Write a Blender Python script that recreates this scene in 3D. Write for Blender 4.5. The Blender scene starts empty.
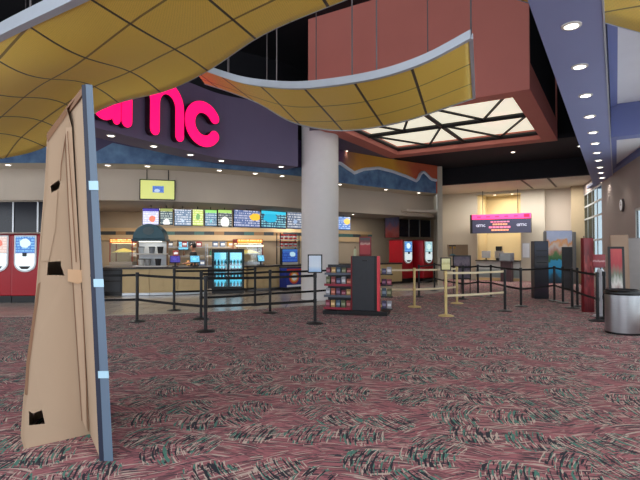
import bpy, bmesh, math, random
from mathutils import Vector, Matrix
random.seed(7)
C = bpy.context.scene.collection
PI = math.pi
# ---------------------------------------------------------------- camera model
CAM_H, FPX, PITCH = 1.5, 480.0, math.atan(10/480)
def ray(px, py):
    cx, cy = (px-320)/FPX, (240-py)/FPX
    return Vector((cx, math.cos(PITCH)-cy*math.sin(PITCH), math.sin(PITCH)+cy*math.cos(PITCH)))
def at(px, py, Y):
    d = ray(px, py); k = Y/d.y
    return Vector((d.x*k, Y, CAM_H+d.z*k))
def fl(px, py):
    d = ray(px, py); k = -CAM_H/d.z
    return Vector((d.x*k, d.y*k, 0))
AX = Vector((.5255, .8508, 0)); RX = Vector((.8508, -.5255, 0))    # the building's two axes
AROT = -math.atan2(.5255, .8508)                                    # local +Y along AX
def lin(c):
    c = c/255
    return c/12.92 if c <= .04045 else ((c+.055)/1.055)**2.4
def col(r, g, b): return (lin(r), lin(g), lin(b), 1)
# ---------------------------------------------------------------- materials
class NT:
    def __init__(s, name):
        s.m = bpy.data.materials.new(name); s.m.use_nodes = True
        s.t = s.m.node_tree; s.n = s.t.nodes; s.b = s.n['Principled BSDF']; s.out = s.n['Material Output']
    def node(s, typ, **kw):
        nd = s.n.new(typ)
        for k, v in kw.items():
            if k.startswith('i_'): nd.inputs[k[2:].replace('_', ' ')].default_value = v
            else: setattr(nd, k, v)
        return nd
    def link(s, a, b): s.t.links.new(a, b)
    def math(s, op, a, b=None, c=None):
        nd = s.n.new('ShaderNodeMath'); nd.operation = op
        for i, x in enumerate((a, b, c)):
            if x is None: continue
            if isinstance(x, (int, float)): nd.inputs[i].default_value = x
            else: s.link(x, nd.inputs[i])
        return nd.outputs[0]
    def mix(s, fac, a, b):
        nd = s.n.new('ShaderNodeMix'); nd.data_type = 'RGBA'
        for sock, x in ((nd.inputs[0], fac), (nd.inputs[6], a), (nd.inputs[7], b)):
            if isinstance(x, (int, float, tuple)): sock.default_value = x
            else: s.link(x, sock)
        return nd.outputs[2]
    def noise(s, scale, vec=None, detail=2.0, rough=.5):
        nd = s.n.new('ShaderNodeTexNoise'); nd.inputs['Scale'].default_value = scale
        nd.inputs['Detail'].default_value = detail; nd.inputs['Roughness'].default_value = rough
        if vec is not None: s.link(vec, nd.inputs['Vector'])
        return nd.outputs['Fac']
    def coord(s, which='Object'):
        return s.n.new('ShaderNodeTexCoord').outputs[which]
    def sep(s, v):
        nd = s.n.new('ShaderNodeSeparateXYZ'); s.link(v, nd.inputs[0]); return nd.outputs
    def comb(s, x, y, z=0.0):
        nd = s.n.new('ShaderNodeCombineXYZ')
        for i, q in enumerate((x, y, z)):
            if isinstance(q, (int, float)): nd.inputs[i].default_value = q
            else: s.link(q, nd.inputs[i])
        return nd.outputs[0]
def M(name, c, rough=.55, metal=0.0, vary=.06, scale=6.0, bump=0.0, spec=.4, stretch=None):
    """painted / moulded / metal surface with a slight procedural mottling"""
    t = NT(name); b = t.b
    v = t.coord()
    if stretch:
        mp = t.node('ShaderNodeMapping'); mp.inputs['Scale'].default_value = stretch; t.link(v, mp.inputs[0]); v = mp.outputs[0]
    f = t.noise(scale, v, 3)
    base = col(*c); lo = tuple(x*(1-vary*1.6) for x in base[:3])+(1,); hi = tuple(min(1, x*(1+vary*1.6)) for x in base[:3])+(1,)
    t.link(t.mix(f, lo, hi), b.inputs['Base Color'])
    b.inputs['Roughness'].default_value = rough; b.inputs['Metallic'].default_value = metal
    b.inputs['Specular IOR Level'].default_value = spec
    if bump:
        bp = t.node('ShaderNodeBump'); bp.inputs['Strength'].default_value = bump; bp.inputs['Distance'].default_value = .01
        t.link(t.noise(scale*8, v, 2), bp.inputs['Height']); t.link(bp.outputs[0], b.inputs['Normal'])
    return t.m
def E(name, c, s=1.0, base=None):
    """a surface that really gives off light"""
    t = NT(name); b = t.b
    b.inputs['Base Color'].default_value = col(*(base or c)); b.inputs['Roughness'].default_value = .3
    f = t.noise(3.0, t.coord(), 1)
    e = col(*c)
    t.link(t.mix(f, tuple(x*.92 for x in e[:3])+(1,), e), b.inputs['Emission Color'])
    b.inputs['Emission Strength'].default_value = s
    return t.m
def screen(name, bg, fg, acc, s=1.0, rows=8, top=None, blob=(.7, .5, .25), seed=0.0):
    """a lit display: rows of text-like dashes, a header band and a coloured picture"""
    t = NT(name); b = t.b
    g = t.sep(t.coord('Generated')); u, v = g[0], g[2]
    row = t.math('FLOOR', t.math('MULTIPLY', v, rows))
    inr = t.math('GREATER_THAN', t.math('FRACT', t.math('MULTIPLY', v, rows)), .45)
    nz = t.noise(1.0, t.comb(t.math('MULTIPLY', u, 22), t.math('MULTIPLY', row, 3.7), seed), 1)
    txt = t.math('MULTIPLY', inr, t.math('GREATER_THAN', nz, .47))
    c = t.mix(t.math('MULTIPLY', txt, .6), col(*bg), col(*fg))
    du = t.math('SUBTRACT', u, blob[0]); dv = t.math('SUBTRACT', v, blob[1])
    d = t.math('SQRT', t.math('ADD', t.math('MULTIPLY', du, du), t.math('MULTIPLY', dv, dv)))
    d = t.math('ADD', d, t.math('MULTIPLY', t.math('SUBTRACT', t.noise(7.0, t.comb(u, v, seed), 2), .5), .12))
    c = t.mix(t.math('LESS_THAN', d, blob[2]), c, col(*acc))
    if top: c = t.mix(t.math('GREATER_THAN', v, .82), c, col(*top))
    t.link(c, b.inputs['Emission Color']); b.inputs['Emission Strength'].default_value = s
    b.inputs['Base Color'].default_value = (.02, .02, .025, 1); b.inputs['Roughness'].default_value = .25
    return t.m
def poster(name, bands, seed=0.0, rough=.35, warp=.25):
    """printed sheet: soft-edged stacked colour fields, bands = [(height 0..1, colour)]"""
    t = NT(name); b = t.b
    g = t.sep(t.coord('Generated')); u, v = g[0], g[2]
    w = t.math('ADD', v, t.math('MULTIPLY', t.math('SUBTRACT', t.noise(4.5, t.comb(u, v, seed), 3), .5), warp))
    cr = t.node('ShaderNodeValToRGB'); t.link(w, cr.inputs[0])
    el = cr.color_ramp.elements
    while len(el) < len(bands): el.new(.5)
    for e, (p, c) in zip(el, bands): e.position = p; e.color = col(*c)
    t.link(cr.outputs[0], b.inputs['Base Color']); b.inputs['Roughness'].default_value = rough
    return t.m
def glass(name, tint=(230, 240, 245), clear=.88):
    t = NT(name)
    tr = t.node('ShaderNodeBsdfTransparent'); tr.inputs[0].default_value = col(*tint)
    gl = t.node('ShaderNodeBsdfGlossy'); gl.inputs['Roughness'].default_value = .05
    mx = t.node('ShaderNodeMixShader'); mx.inputs[0].default_value = 1-clear
    t.link(tr.outputs[0], mx.inputs[1]); t.link(gl.outputs[0], mx.inputs[2]); t.link(mx.outputs[0], t.out.inputs[0])
    return t.m
# ---------------------------------------------------------------- mesh building
class MB:
    def __init__(s, m=None): s.v, s.f, s.m = [], [], m
    def add(s, vs, fs):
        o = len(s.v)
        for p in vs:
            p = Vector(p); s.v.append(s.m @ p if s.m else p)
        s.f += [tuple(o+i for i in f) for f in fs]
        return s
    def box(s, x0, y0, z0, x1, y1, z1):
        vs = [(x, y, z) for z in (z0, z1) for y in (y0, y1) for x in (x0, x1)]
        return s.add(vs, [(0, 2, 3, 1), (4, 5, 7, 6), (0, 1, 5, 4), (2, 6, 7, 3), (0, 4, 6, 2), (1, 3, 7, 5)])
    def cyl(s, p0, p1, r0, r1=None, n=16):
        r1 = r0 if r1 is None else r1
        p0, p1 = Vector(p0), Vector(p1); d = (p1-p0).normalized()
        a = d.orthogonal().normalized(); b = d.cross(a)
        vs = []
        for p, r in ((p0, r0), (p1, r1)):
            for i in range(n):
                t = 2*PI*i/n; vs.append(p+a*(r*math.cos(t))+b*(r*math.sin(t)))
        fs = [(i, (i+1) % n, n+(i+1) % n, n+i) for i in range(n)]
        return s.add(vs, fs+[tuple(range(n))[::-1], tuple(range(n, 2*n))])
    def lathe(s, prof, n=24, c=(0, 0, 0), arc=2*PI, a0=0, ring=False):
        full = abs(arc-2*PI) < 1e-6; m = n if full else n+1
        vs, fs = [], []
        for r, z in prof:
            for i in range(m):
                t = a0+arc*i/n; vs.append((c[0]+r*math.cos(t), c[1]+r*math.sin(t), c[2]+z))
        for k in range(len(prof)-1):
            for i in range(n):
                j = (i+1) % m
                fs.append((k*m+i, k*m+j, (k+1)*m+j, (k+1)*m+i))
        if ring:
            k = len(prof)-1
            for i in range(n):
                j = (i+1) % m; fs.append((k*m+i, k*m+j, j, i))
        elif full:
            fs.append(tuple(range(m))[::-1]); fs.append(tuple(range((len(prof)-1)*m, len(prof)*m)))
        return s.add(vs, fs)
    def prism(s, poly, z0, z1):                       # plan polygon
        n = len(poly)
        vs = [(p[0], p[1], z0) for p in poly]+[(p[0], p[1], z1) for p in poly]
        return s.add(vs, [tuple(range(n))[::-1], tuple(range(n, 2*n))]+[(i, (i+1) % n, n+(i+1) % n, n+i) for i in range(n)])
    def prism_xz(s, poly, y0, y1):                    # elevation polygon
        n = len(poly)
        vs = [(p[0], y0, p[1]) for p in poly]+[(p[0], y1, p[1]) for p in poly]
        return s.add(vs, [tuple(range(n)), tuple(range(n, 2*n))[::-1]]+[(i, n+i, n+(i+1) % n, (i+1) % n) for i in range(n)])
    def strip(s, A, B):                               # quads between two equal polylines
        n = len(A)
        return s.add(list(A)+list(B), [(i, i+1, n+i+1, n+i) for i in range(n-1)])
    def shell(s, loops):                              # closed cross-section loops along a path
        n = len(loops[0]); vs = [p for l in loops for p in l]; fs = []
        for k in range(len(loops)-1):
            for i in range(n): fs.append((k*n+i, k*n+(i+1) % n, (k+1)*n+(i+1) % n, (k+1)*n+i))
        fs += [tuple(range(n))[::-1], tuple(range((len(loops)-1)*n, len(loops)*n))]
        return s.add(vs, fs)
    def sweep(s, path, w, h):                         # rectangular bar along a path, w across (horizontal), h up
        P = [Vector(p) for p in path]; L = []
        for i, p in enumerate(P):
            t = (P[min(i+1, len(P)-1)]-P[max(i-1, 0)]); t.z = 0
            nrm = Vector((-t.y, t.x, 0)).normalized()*(w/2); u = Vector((0, 0, h/2))
            L.append([p-nrm-u, p+nrm-u, p+nrm+u, p-nrm+u])
        return s.shell(L)
    def tube(s, path, r, n=6):
        P = [Vector(p) for p in path]
        L = []
        for i, p in enumerate(P):
            t = (P[min(i+1, len(P)-1)]-P[max(i-1, 0)]).normalized()
            a = t.cross(Vector((.03, .01, 1))); a = a.normalized() if a.length > 1e-4 else Vector((1, 0, 0)); b = t.cross(a)
            L.append([p+a*(r*math.cos(2*PI*k/n))+b*(r*math.sin(2*PI*k/n)) for k in range(n)])
        return s.shell(L)
    def build(s, name, mat, parent=None, smooth=False, bevel=0.0, uv=None):
        me = bpy.data.meshes.new(name); me.from_pydata([tuple(p) for p in s.v], [], s.f)
        bm = bmesh.new(); bm.from_mesh(me); bmesh.ops.recalc_face_normals(bm, faces=bm.faces)
        if smooth:
            for f in bm.faces: f.smooth = True
            for e in bm.edges:
                if len(e.link_faces) == 2 and e.calc_face_angle(0) > math.radians(38): e.smooth = False
        bm.to_mesh(me); bm.free()
        o = bpy.data.objects.new(name, me); C.objects.link(o)
        me.materials.append(mat)
        if parent: o.parent = parent
        if bevel:
            md = o.modifiers.new('bevel', 'BEVEL'); md.width = bevel; md.segments = 2; md.limit_method = 'ANGLE'; md.angle_limit = math.radians(40)
        return o
def tag(o, label=None, cat=None, group=None, kind=None):
    if label: o['label'] = label
    if cat: o['category'] = cat
    if group: o['group'] = group
    if kind: o['kind'] = kind
    return o
def thing(name, label, cat, loc=(0, 0, 0), rz=0.0, group=None):
    o = bpy.data.objects.new(name, None); C.objects.link(o); o.empty_display_size = .1
    o.location = loc; o.rotation_euler = (0, 0, rz)
    return tag(o, label, cat, group)
def struct(name, mb, mat, **k): return tag(mb.build(name, mat, **k), kind='structure')
def dup(root, loc, rz, label, group=None):
    r = root.copy(); C.objects.link(r); r.location = loc; r.rotation_euler = (0, 0, rz); r['label'] = label
    if group: r['group'] = group
    for ch in list(root.children):
        c = ch.copy(); C.objects.link(c); c.parent = r
        for g in list(ch.children):
            d = g.copy(); C.objects.link(d); d.parent = c
    return r
ORD = ['first', 'second', 'third', 'fourth', 'fifth', 'sixth', 'seventh', 'eighth', 'ninth', 'tenth', 'eleventh', 'twelfth', 'thirteenth', 'fourteenth', 'fifteenth']
# ---------------------------------------------------------------- plan curves
def catmull(P, k=8):
    P = [Vector((p[0], p[1])) for p in P]; Q = [2*P[0]-P[1]]+P+[2*P[-1]-P[-2]]; out = []
    for i in range(1, len(Q)-2):
        a, b, c, d = Q[i-1:i+3]
        for j in range(k):
            t = j/k
            out.append(.5*((2*b)+(c-a)*t+(2*a-5*b+4*c-d)*t*t+(3*b-a-3*c+d)*t**3))
    out.append(P[-1]); return out
def offset(poly, d):                                  # + = away from the camera (to the left of travel)
    out = []
    for i, p in enumerate(poly):
        t = poly[min(i+1, len(poly)-1)]-poly[max(i-1, 0)]; n = Vector((-t.y, t.x)).normalized()
        out.append(p+n*d)
    return out
def hit(poly, px):                                    # where the plan curve crosses the vertical plane seen at column px
    k = (px-320)/FPX
    for a, b in zip(poly, poly[1:]):
        fa, fb = a.x-k*a.y, b.x-k*b.y
        if fa*fb <= 0 and fa != fb:
            return a+(b-a)*(fa/(fa-fb))
    return poly[0] if abs(poly[0].x-k*poly[0].y) < abs(poly[-1].x-k*poly[-1].y) else poly[-1]
def clip(poly, p0, p1, n=24):                         # the part of a curve between two columns, resampled
    return [hit(poly, p0+(p1-p0)*i/n) for i in range(n+1)]
def z_at(px, py, p):                                  # height of the point seen at (px,py) on a vertical surface over plan point p
    return at(px, py, p.y).z
def band(mb, poly, z0, z1, th):                       # vertical curved wall
    back = offset(poly, th)
    return mb.shell([[(a.x, a.y, z0), (b.x, b.y, z0), (b.x, b.y, z1), (a.x, a.y, z1)] for a, b in zip(poly, back)])
def slab(mb, A, B, z0, z1):                           # horizontal slab between two plan curves
    return mb.shell([[(a.x, a.y, z0), (b.x, b.y, z0), (b.x, b.y, z1), (a.x, a.y, z1)] for a, b in zip(A, B)])
# ---------------------------------------------------------------- palette
beige = M('beige_paint', (198, 184, 168), .7, vary=.03, scale=1.2)
beige_lit = M('beige_paint_lit', (200, 190, 172), .7, vary=.03, scale=1.2)  # the same beige, lightened to carry the light falling on it
ochre = M('ochre_paint', (206, 188, 148), .7, vary=.04, scale=1.5)
taupe = M('taupe_paint', (150, 136, 130), .75, vary=.04, scale=1.0)
black_ceil = M('black_ceiling_paint', (20, 20, 27), .8, vary=.1, scale=1.0)
purple_dark = M('aubergine_paint', (106, 96, 124), .6, vary=.05, scale=1.0)
purple_grey = M('lavender_grey_paint', (142, 152, 196), .65, vary=.03, scale=.8)
blue_paint = M('slate_blue_paint', (112, 122, 172), .6, vary=.04, scale=1.0)
mauve = M('mauve_plaster', (208, 126, 114), .75, vary=.05, scale=.9)
white_tile = M('white_ceiling_panel', (225, 225, 228), .8, vary=.03, scale=2.0)
white_paint = M('white_paint', (222, 218, 210), .6, vary=.03)
black_metal = M('black_powder_coat', (22, 22, 25), .45, vary=.1, scale=30)
black_plastic = M('black_plastic', (18, 18, 21), .35, vary=.1, scale=20)
dark_glass = M('dark_tinted_panel', (26, 26, 38), .18, vary=.15, scale=2)
charcoal = M('charcoal_laminate', (46, 48, 54), .4, vary=.08, scale=8)
steel = M('brushed_steel', (178, 180, 184), .28, metal=1.0, vary=.08, scale=4, stretch=(1, 1, 30))
alu = M('brushed_aluminium', (190, 190, 192), .35, metal=.9, vary=.05, scale=12)
trim_white = M('pale_aluminium_trim', (190, 196, 205), .45, metal=.3, vary=.04)
gold = M('satin_brass', (214, 190, 130), .4, metal=.35, vary=.06, scale=20)
red_gloss = M('red_gloss_cabinet', (172, 22, 36), .3, vary=.05, scale=3)
red_dark = M('dark_red_plastic', (120, 16, 28), .4, vary=.08)
card = M('corrugated_cardboard', (182, 157, 132), .85, vary=.05, scale=2.5, bump=.1, stretch=(1, 1, .25))
card_dark = M('dark_card_and_shade', (140, 106, 82), .9, vary=.08, scale=5)  # dark card tone, also used to paint shade along creases
navy = M('navy_board', (34, 40, 58), .5, vary=.08, scale=3)
film = M('blue_grey_film', (94, 110, 128), .3, vary=.12, scale=1.5, stretch=(1, 1, .4))
tape = M('pale_blue_tape', (170, 205, 222), .3, vary=.05)
belt_black = M('black_webbing', (16, 16, 18), .8, vary=.1, scale=60)
belt_cream = M('cream_webbing', (222, 206, 170), .8, vary=.06, scale=60)
tan = M('tan_laminate', (205, 178, 132), .5, vary=.05, scale=4)
wood_top = M('dark_stone_top', (52, 46, 46), .3, vary=.15, scale=20)
cable_m = M('steel_cable', (120, 112, 112), .5, metal=.6)
teal = M('teal_metal', (58, 98, 112), .4, vary=.08, scale=3)
glass_m = glass('clear_glass'); glass_w = glass('window_glass', (192, 200, 203), .94)
lamp_e = E('lamp_lens', (255, 246, 232), 6.0)
skin = M('skin', (190, 138, 112), .6, vary=.04)
hair_m = M('dark_hair', (24, 18, 16), .6, vary=.2, scale=30)
cloth_black = M('black_uniform_cloth', (20, 20, 24), .85, vary=.12, scale=15)
cloth_grey = M('charcoal_trousers', (36, 36, 42), .85, vary=.1, scale=15)
wire_white = M('white_shelf', (214, 210, 204), .5, vary=.04)
paper = M('white_paper', (228, 232, 238), .6, vary=.03)

# ---------------------------------------------------------------- carpet
def carpet():
    t = NT('patterned_carpet'); b = t.b
    P = t.coord('Object')
    base = t.mix(t.noise(1.6, P, 3), col(152, 90, 95), col(168, 106, 110))
    base = t.mix(t.math('MULTIPLY', t.noise(60, P, 2), .4), base, col(120, 62, 72))
    def strokes(cell, jit, sx, sy, thr, seed, reach, a0, ar_, no):
        off = t.node('ShaderNodeMapping'); off.inputs['Location'].default_value = (seed, seed*.7, 0); t.link(P, off.inputs[0])
        vo = t.node('ShaderNodeTexVoronoi'); vo.inputs['Scale'].default_value = cell; vo.voronoi_dimensions = '2D'; vo.inputs['Randomness'].default_value = jit
        t.link(off.outputs[0], vo.inputs['Vector'])
        sub = t.node('ShaderNodeVectorMath', operation='SUBTRACT'); t.link(off.outputs[0], sub.inputs[0]); t.link(vo.outputs['Position'], sub.inputs[1])
        c = t.node('ShaderNodeSeparateColor'); t.link(vo.outputs['Color'], c.inputs[0])
        ang = t.math('ADD', t.math('MULTIPLY', c.outputs[0], ar_), a0)
        ro = t.node('ShaderNodeVectorRotate', rotation_type='Z_AXIS'); t.link(sub.outputs[0], ro.inputs['Vector']); t.link(ang, ro.inputs['Angle'])
        s = t.sep(ro.outputs[0])
        # slight bend so the strokes curve like blades
        y = t.math('ADD', s[1], t.math('MULTIPLY', t.math('MULTIPLY', s[0], s[0]), .6))
        v = t.comb(t.math('MULTIPLY', s[0], sx), t.math('MULTIPLY', y, sy), t.math('MULTIPLY_ADD', c.outputs[1], 40, float(no)))
        n = t.noise(1.0, v, 1.0, .4)
        m = t.math('GREATER_THAN', n, thr)
        near = t.math('LESS_THAN', vo.outputs['Distance'], reach)
        return t.math('MULTIPLY', m, near)
    m1 = strokes(2.25, .85, 6.6, 60, .58, 3.0, .42, -2.25, 1.5, 0)
    m2 = strokes(2.25, .85, 6.6, 56, .60, 3.0, .48, -2.25, 1.5, 13)
    m5 = strokes(2.25, .85, 6.6, 68, .615, 3.0, .50, -2.25, 1.5, 29)
    m3 = strokes(2.3, 1, 5.0, 60, .61, 2.83, .80, -.8, 1.4, 0)
    m6 = strokes(2.3, 1, 5.0, 60, .62, 2.83, .80, -.8, 1.4, 17)
    m4 = strokes(2.3, 1, 6.0, 50, .52, 3.07, .80, -1.0, 2.0, 0)
    c = t.mix(t.math('MULTIPLY', m4, .7), base, col(84, 56, 60))
    c = t.mix(m3, c, col(182, 160, 148)); c = t.mix(m6, c, col(50, 48, 56))
    c = t.mix(m5, c, col(186, 166, 152))
    c = t.mix(m2, c, col(70, 118, 104))
    c = t.mix(m1, c, col(30, 32, 42))
    t.link(c, b.inputs['Base Color']); b.inputs['Roughness'].default_value = .95; b.inputs['Specular IOR Level'].default_value = .1
    b.inputs['Sheen Weight'].default_value = .09; b.inputs['Sheen Roughness'].default_value = .45; b.inputs['Sheen Tint'].default_value = (.85, .8, .78, 1)
    bp = t.node('ShaderNodeBump'); bp.inputs['Strength'].default_value = .25; bp.inputs['Distance'].default_value = .004
    t.link(t.noise(160, P, 2), bp.inputs['Height']); t.link(bp.outputs[0], b.inputs['Normal'])
    return t.m
def floor_tiles():
    t = NT('pale_floor_tile'); b = t.b; P = t.coord('Object')
    br = t.node('ShaderNodeTexBrick'); br.offset = 0; br.inputs['Scale'].default_value = 1.0
    br.inputs['Brick Width'].default_value = .45; br.inputs['Row Height'].default_value = .45; br.inputs['Mortar Size'].default_value = .006
    br.inputs['Color1'].default_value = col(188, 180, 170); br.inputs['Color2'].default_value = col(172, 164, 156); br.inputs['Mortar'].default_value = col(110, 104, 100)
    t.link(P, br.inputs['Vector'])
    t.link(br.outputs['Color'], b.inputs['Base Color']); b.inputs['Roughness'].default_value = .22
    return t.m
def perforated(name, a1, s1, f1, a2, s2, f2):
    """yellow perforated metal panels; joints run along plan directions a1 and a2 (degrees right of forward), spaced s1, s2"""
    t = NT(name); b = t.b; P = t.coord('Object'); s = t.sep(P)
    def dist(a):
        a = math.radians(a); return t.math('SUBTRACT', t.math('MULTIPLY', s[0], math.cos(a)), t.math('MULTIPLY', s[1], math.sin(a)))
    w, u = dist(a1), dist(a2)
    def joint(q, sp_, ph, half):
        f = t.math('FRACT', t.math('ADD', t.math('DIVIDE', t.math('SUBTRACT', q, ph), sp_), .5))
        return t.math('LESS_THAN', t.math('ABSOLUTE', t.math('SUBTRACT', f, .5)), half/sp_)
    j1, j2 = joint(w, s1, f1, .020), joint(u, s2, f2, .016)
    def dots(q): return t.math('SINE', t.math('MULTIPLY', q, 2*PI/.03))
    d = t.math('GREATER_THAN', t.math('MULTIPLY', dots(u), dots(w)), .5)
    c = t.mix(t.noise(.7, P, 2), col(246, 208, 84), col(250, 216, 98))
    c = t.mix(t.math('MULTIPLY', d, .45), c, col(110, 90, 30))
    c = t.mix(t.math('MULTIPLY', j2, .8), c, col(92, 66, 34)); c = t.mix(j1, c, col(70, 56, 44))
    t.link(c, b.inputs['Base Color']); b.inputs['Roughness'].default_value = .45; b.inputs['Metallic'].default_value = 0
    return t.m
carpet_m, tile_m = carpet(), floor_tiles()
perf_near = perforated('yellow_perforated_panel_near', 19, 1.18, -2.82, 132, .80, -2.71)
perf_far = perforated('yellow_perforated_panel_far', 17, .83, -.69, 121.7, .83, -6.05)
perf_right = perforated('yellow_perforated_panel_right', 25, 1.1, 1.2, 115, 1.1, .3)

# ---------------------------------------------------------------- plan curves of the concession front
MUR = catmull([(-14, 13.9), (-11, 13.4), (-8.7, 13.1), (-4.5, 13.4), (-1, 15.2), (.63, 16.9), (2.7, 18.6), (4.95, 20.2)], 8)
EDGE = offset(MUR, -2.25)                                            # carpet edge
HEAD = offset(MUR, 1.0)
BACK = catmull([(-9.5, 19.0), (-7.1, 19.1), (-4, 19.3), (-1, 20.4), (1.2, 22.2), (3.4, 24.0), (6.0, 25.3)], 8)
FASC = catmull([(-4.75, 9.45), (-4.4, 10.1), (-3.87, 11.1), (-3.3, 12.1), (-2.6, 13.1), (-1.2, 13.95), (-.66, 14.3)], 8)
far_a, far_b = Vector((9.67, 23.2)), Vector((6.18, 25.36))
def far(t): p = Vector((9.67, 23.2))+Vector((RX.x, RX.y))*t; return p     # box-office wall line, t to the right
RWD = Vector((.351, .936))
def rw(s, into=0.0):                                                 # right wall line, s metres nearer; into = towards the room
    p = Vector((11.94, 21.8))-RWD*s; return p+Vector((-RWD.y, RWD.x))*into
RWROT = math.atan2(-RWD.y, -RWD.x)

# ---------------------------------------------------------------- floor
struct('floor', MB().box(-15, -4, -.1, 16, 32, 0), carpet_m)
ed = [p for p in EDGE if p.x < 4.3]+[Vector((4.95, 18.4)), Vector((5.3, 20.6))]
bk = [Vector((p.x-.0, p.y+9)) for p in ed]; bk[-1] = Vector((6.4, 26.5))
bk[-2] = Vector((6.0, 26.4))
m = MB()
for i in range(len(ed)-1):
    m.prism([ed[i], ed[i+1], bk[i+1], bk[i]], -.02, .006)
struct('floor_tile', m, tile_m)

# ---------------------------------------------------------------- ceilings and the concession bulkheads
struct('ceiling', MB().box(-15, .5, 8.0, 16, 32, 8.15), black_ceil)
struct('wall_header', band(MB(), HEAD+[Vector((5.12, 21.55))], 2.97, 5.05, .12), beige)
struct('ceiling_soffit', slab(MB(), offset(MUR, .105), HEAD, 3.9, 3.98), beige_lit)
struct('ceiling_soffit', MB().prism([(4.93, 20.32), (5.02, 20.45), (5.1, 21.5), HEAD[-1]], 3.9, 3.98), beige_lit)
struct('ceiling_kitchen', slab(MB(), offset(MUR, 1.16), offset(MUR, 9), 3.02, 3.1), M('kitchen_ceiling', (150, 142, 132), .8, vary=.04))
struct('ceiling_kitchen', MB().prism([(3.6, 19.9), (4.975, 20.4), (6.18, 25.45), (1.5, 25.6)], 3.105, 3.2), beige)
struct('wall_kitchen', band(MB(), BACK, 0, 3.3, .15), M('kitchen_wall', (182, 166, 144), .6, vary=.05, scale=1.5))
LW = [hit(offset(MUR, 1.45), px) for px in range(-110, 85, 12)]
struct('wall_left', band(MB(), LW, 0, 3.02, .15), beige)
struct('wall_left_return', MB().prism([LW[-1], LW[-1]+Vector((.12, .02)), Vector((-9.3, 18.95)), Vector((-9.45, 18.95))], 0, 3.02), beige)
# the aubergine fascia that carries the sign
struct('trim_1', band(MB(), FASC, 4.0, 5.75, .12), purple_dark)
struct('trim_2', slab(MB(), offset(FASC, .125), offset(FASC, .75), 4.0, 4.08), purple_dark)
# mauve skylight well
zb, N0 = 5.0, Vector((4.56, 10.37, 0))
WW, WL = 5.75, 5.8
FLc = N0-RX*WW                                                      # near-left corner
well = tag(thing('ceiling_well', None, None, (FLc.x, FLc.y, zb), AROT), kind='structure')   # local x = RX, y = AX
m = MB()
rim_n, rim_f, rim_l, rim_r = .42, .55, .5, .42
x0, y0, x1, y1 = rim_l, rim_n, WW-rim_r, WL-rim_f
m.box(0, 0, 0, WW, .12, 3.0); m.box(0, WL-.12, 0, WW, WL, 3.0); m.box(0, .121, 0, .12, WL-.121, 3.0); m.box(WW-.12, .121, 0, WW, WL-.121, .62)
m.box(.121, .121, 0, WW-.121, y0, .1); m.box(.121, y1, 0, WW-.121, WL-.121, .1); m.box(.121, y0+.001, 0, x0, y1-.001, .1); m.box(x1, y0+.001, 0, WW-.121, y1-.001, .1)
m.box(x0-.08, y0-.08, .101, x1+.08, y0, .5); m.box(x0-.08, y1, .101, x1+.08, y1+.08, .5); m.box(x0-.08, y0, .101, x0, y1, .5); m.box(x1, y0, .101, x1+.08, y1, .5)
tag(m.build('well_walls', mauve, well), kind='structure')
tag(MB().box(WW-.16, .121, .621, WW-.04, WL-.121, 3.0).build('well_upper', black_ceil, well), kind='structure')
sky_e = E('skylight_glazing', (232, 226, 205), .82, base=(220, 214, 196))
tag(MB().box(x0, y0, .32, x1, y1, .35).build('glazing', sky_e, well), kind='structure')
m = MB(); zt = .2
nb = 2
for i in range(nb+1):
    y = y0+(y1-y0)*i/nb
    m.cyl((x0, y, zt), (x1, y, zt), .07, n=8)
for i in range(nb):
    ya, yb = y0+(y1-y0)*i/nb, y0+(y1-y0)*(i+1)/nb
    k = 4
    for j in range(k):
        xa, xb = x0+(x1-x0)*j/k, x0+(x1-x0)*(j+1)/k
        if j % 2: m.cyl((xa, yb, zt+.02), (xb, ya, zt+.02), .04, n=6)
        else: m.cyl((xa, ya, zt+.02), (xb, yb, zt+.02), .04, n=6)
for x in (x0+.03, x1-.03, (x0+x1)/2): m.cyl((x, y0, zt), (x, y1, zt), .06, n=8)
tag(m.build('truss', black_metal, well), kind='structure')
# black flat ceiling beyond the well and its drop
bl_a = Vector((4.2, 22.0)); bl_dir = Vector((RX.x, RX.y))
def bl(t): return bl_a+bl_dir*t
L0, L1 = Vector((4.97, 21.4)), Vector((4.97, 21.4))+bl_dir*10
struct('ceiling_beam', MB().prism([L0, L1, L1+Vector((AX.x, AX.y))*.2, L0+Vector((AX.x, AX.y))*.2], 4.36, 7.99), black_ceil)
q = FLc+AX*(WL+.05); q2 = q+RX*(WW+3.2)
struct('ceiling_black', MB().prism([q, q2, L1, L0], 5.08, 5.2), black_ceil)
pm_ = clip(offset(MUR, 1.2), 306, 398, 12)[::-1]
struct('ceiling_purple', MB().prism([FLc-RX*.02+AX*.15, q-RX*.02]+pm_, 5.06, 5.2), purple_dark)
p5 = [FLc-RX*.03, q-RX*.03, L0-Vector((.1, 0, )).to_3d(), (4.2, 20.6, 0), (.5, 17.6, 0), (-.6, 16.1, 0)] if False else None
# pale ceiling over the box-office end
Lb0, Lb1 = L0+Vector((AX.x, AX.y))*.2, L1+Vector((AX.x, AX.y))*.2
struct('ceiling_entry', MB().prism([Lb0, Lb1, Vector((13.5, 22)), far(-4.3)+Vector((.3, .5))], 4.4, 4.5), beige_lit)
for i, s in enumerate((0, 1)):                                       # light slots in that ceiling
    a = far(.6+s*1.0)-Vector((AX.x, AX.y))*.4; b_ = a-Vector((AX.x, AX.y))*3.4
    d = Vector((RX.x, RX.y))*.09
    tag(MB().prism([a, b_, b_+d, a+d], 4.385, 4.399).build('ceiling_slot', M('dark_slot%d' % i, (92, 80, 66), .7)), kind='structure')

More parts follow.
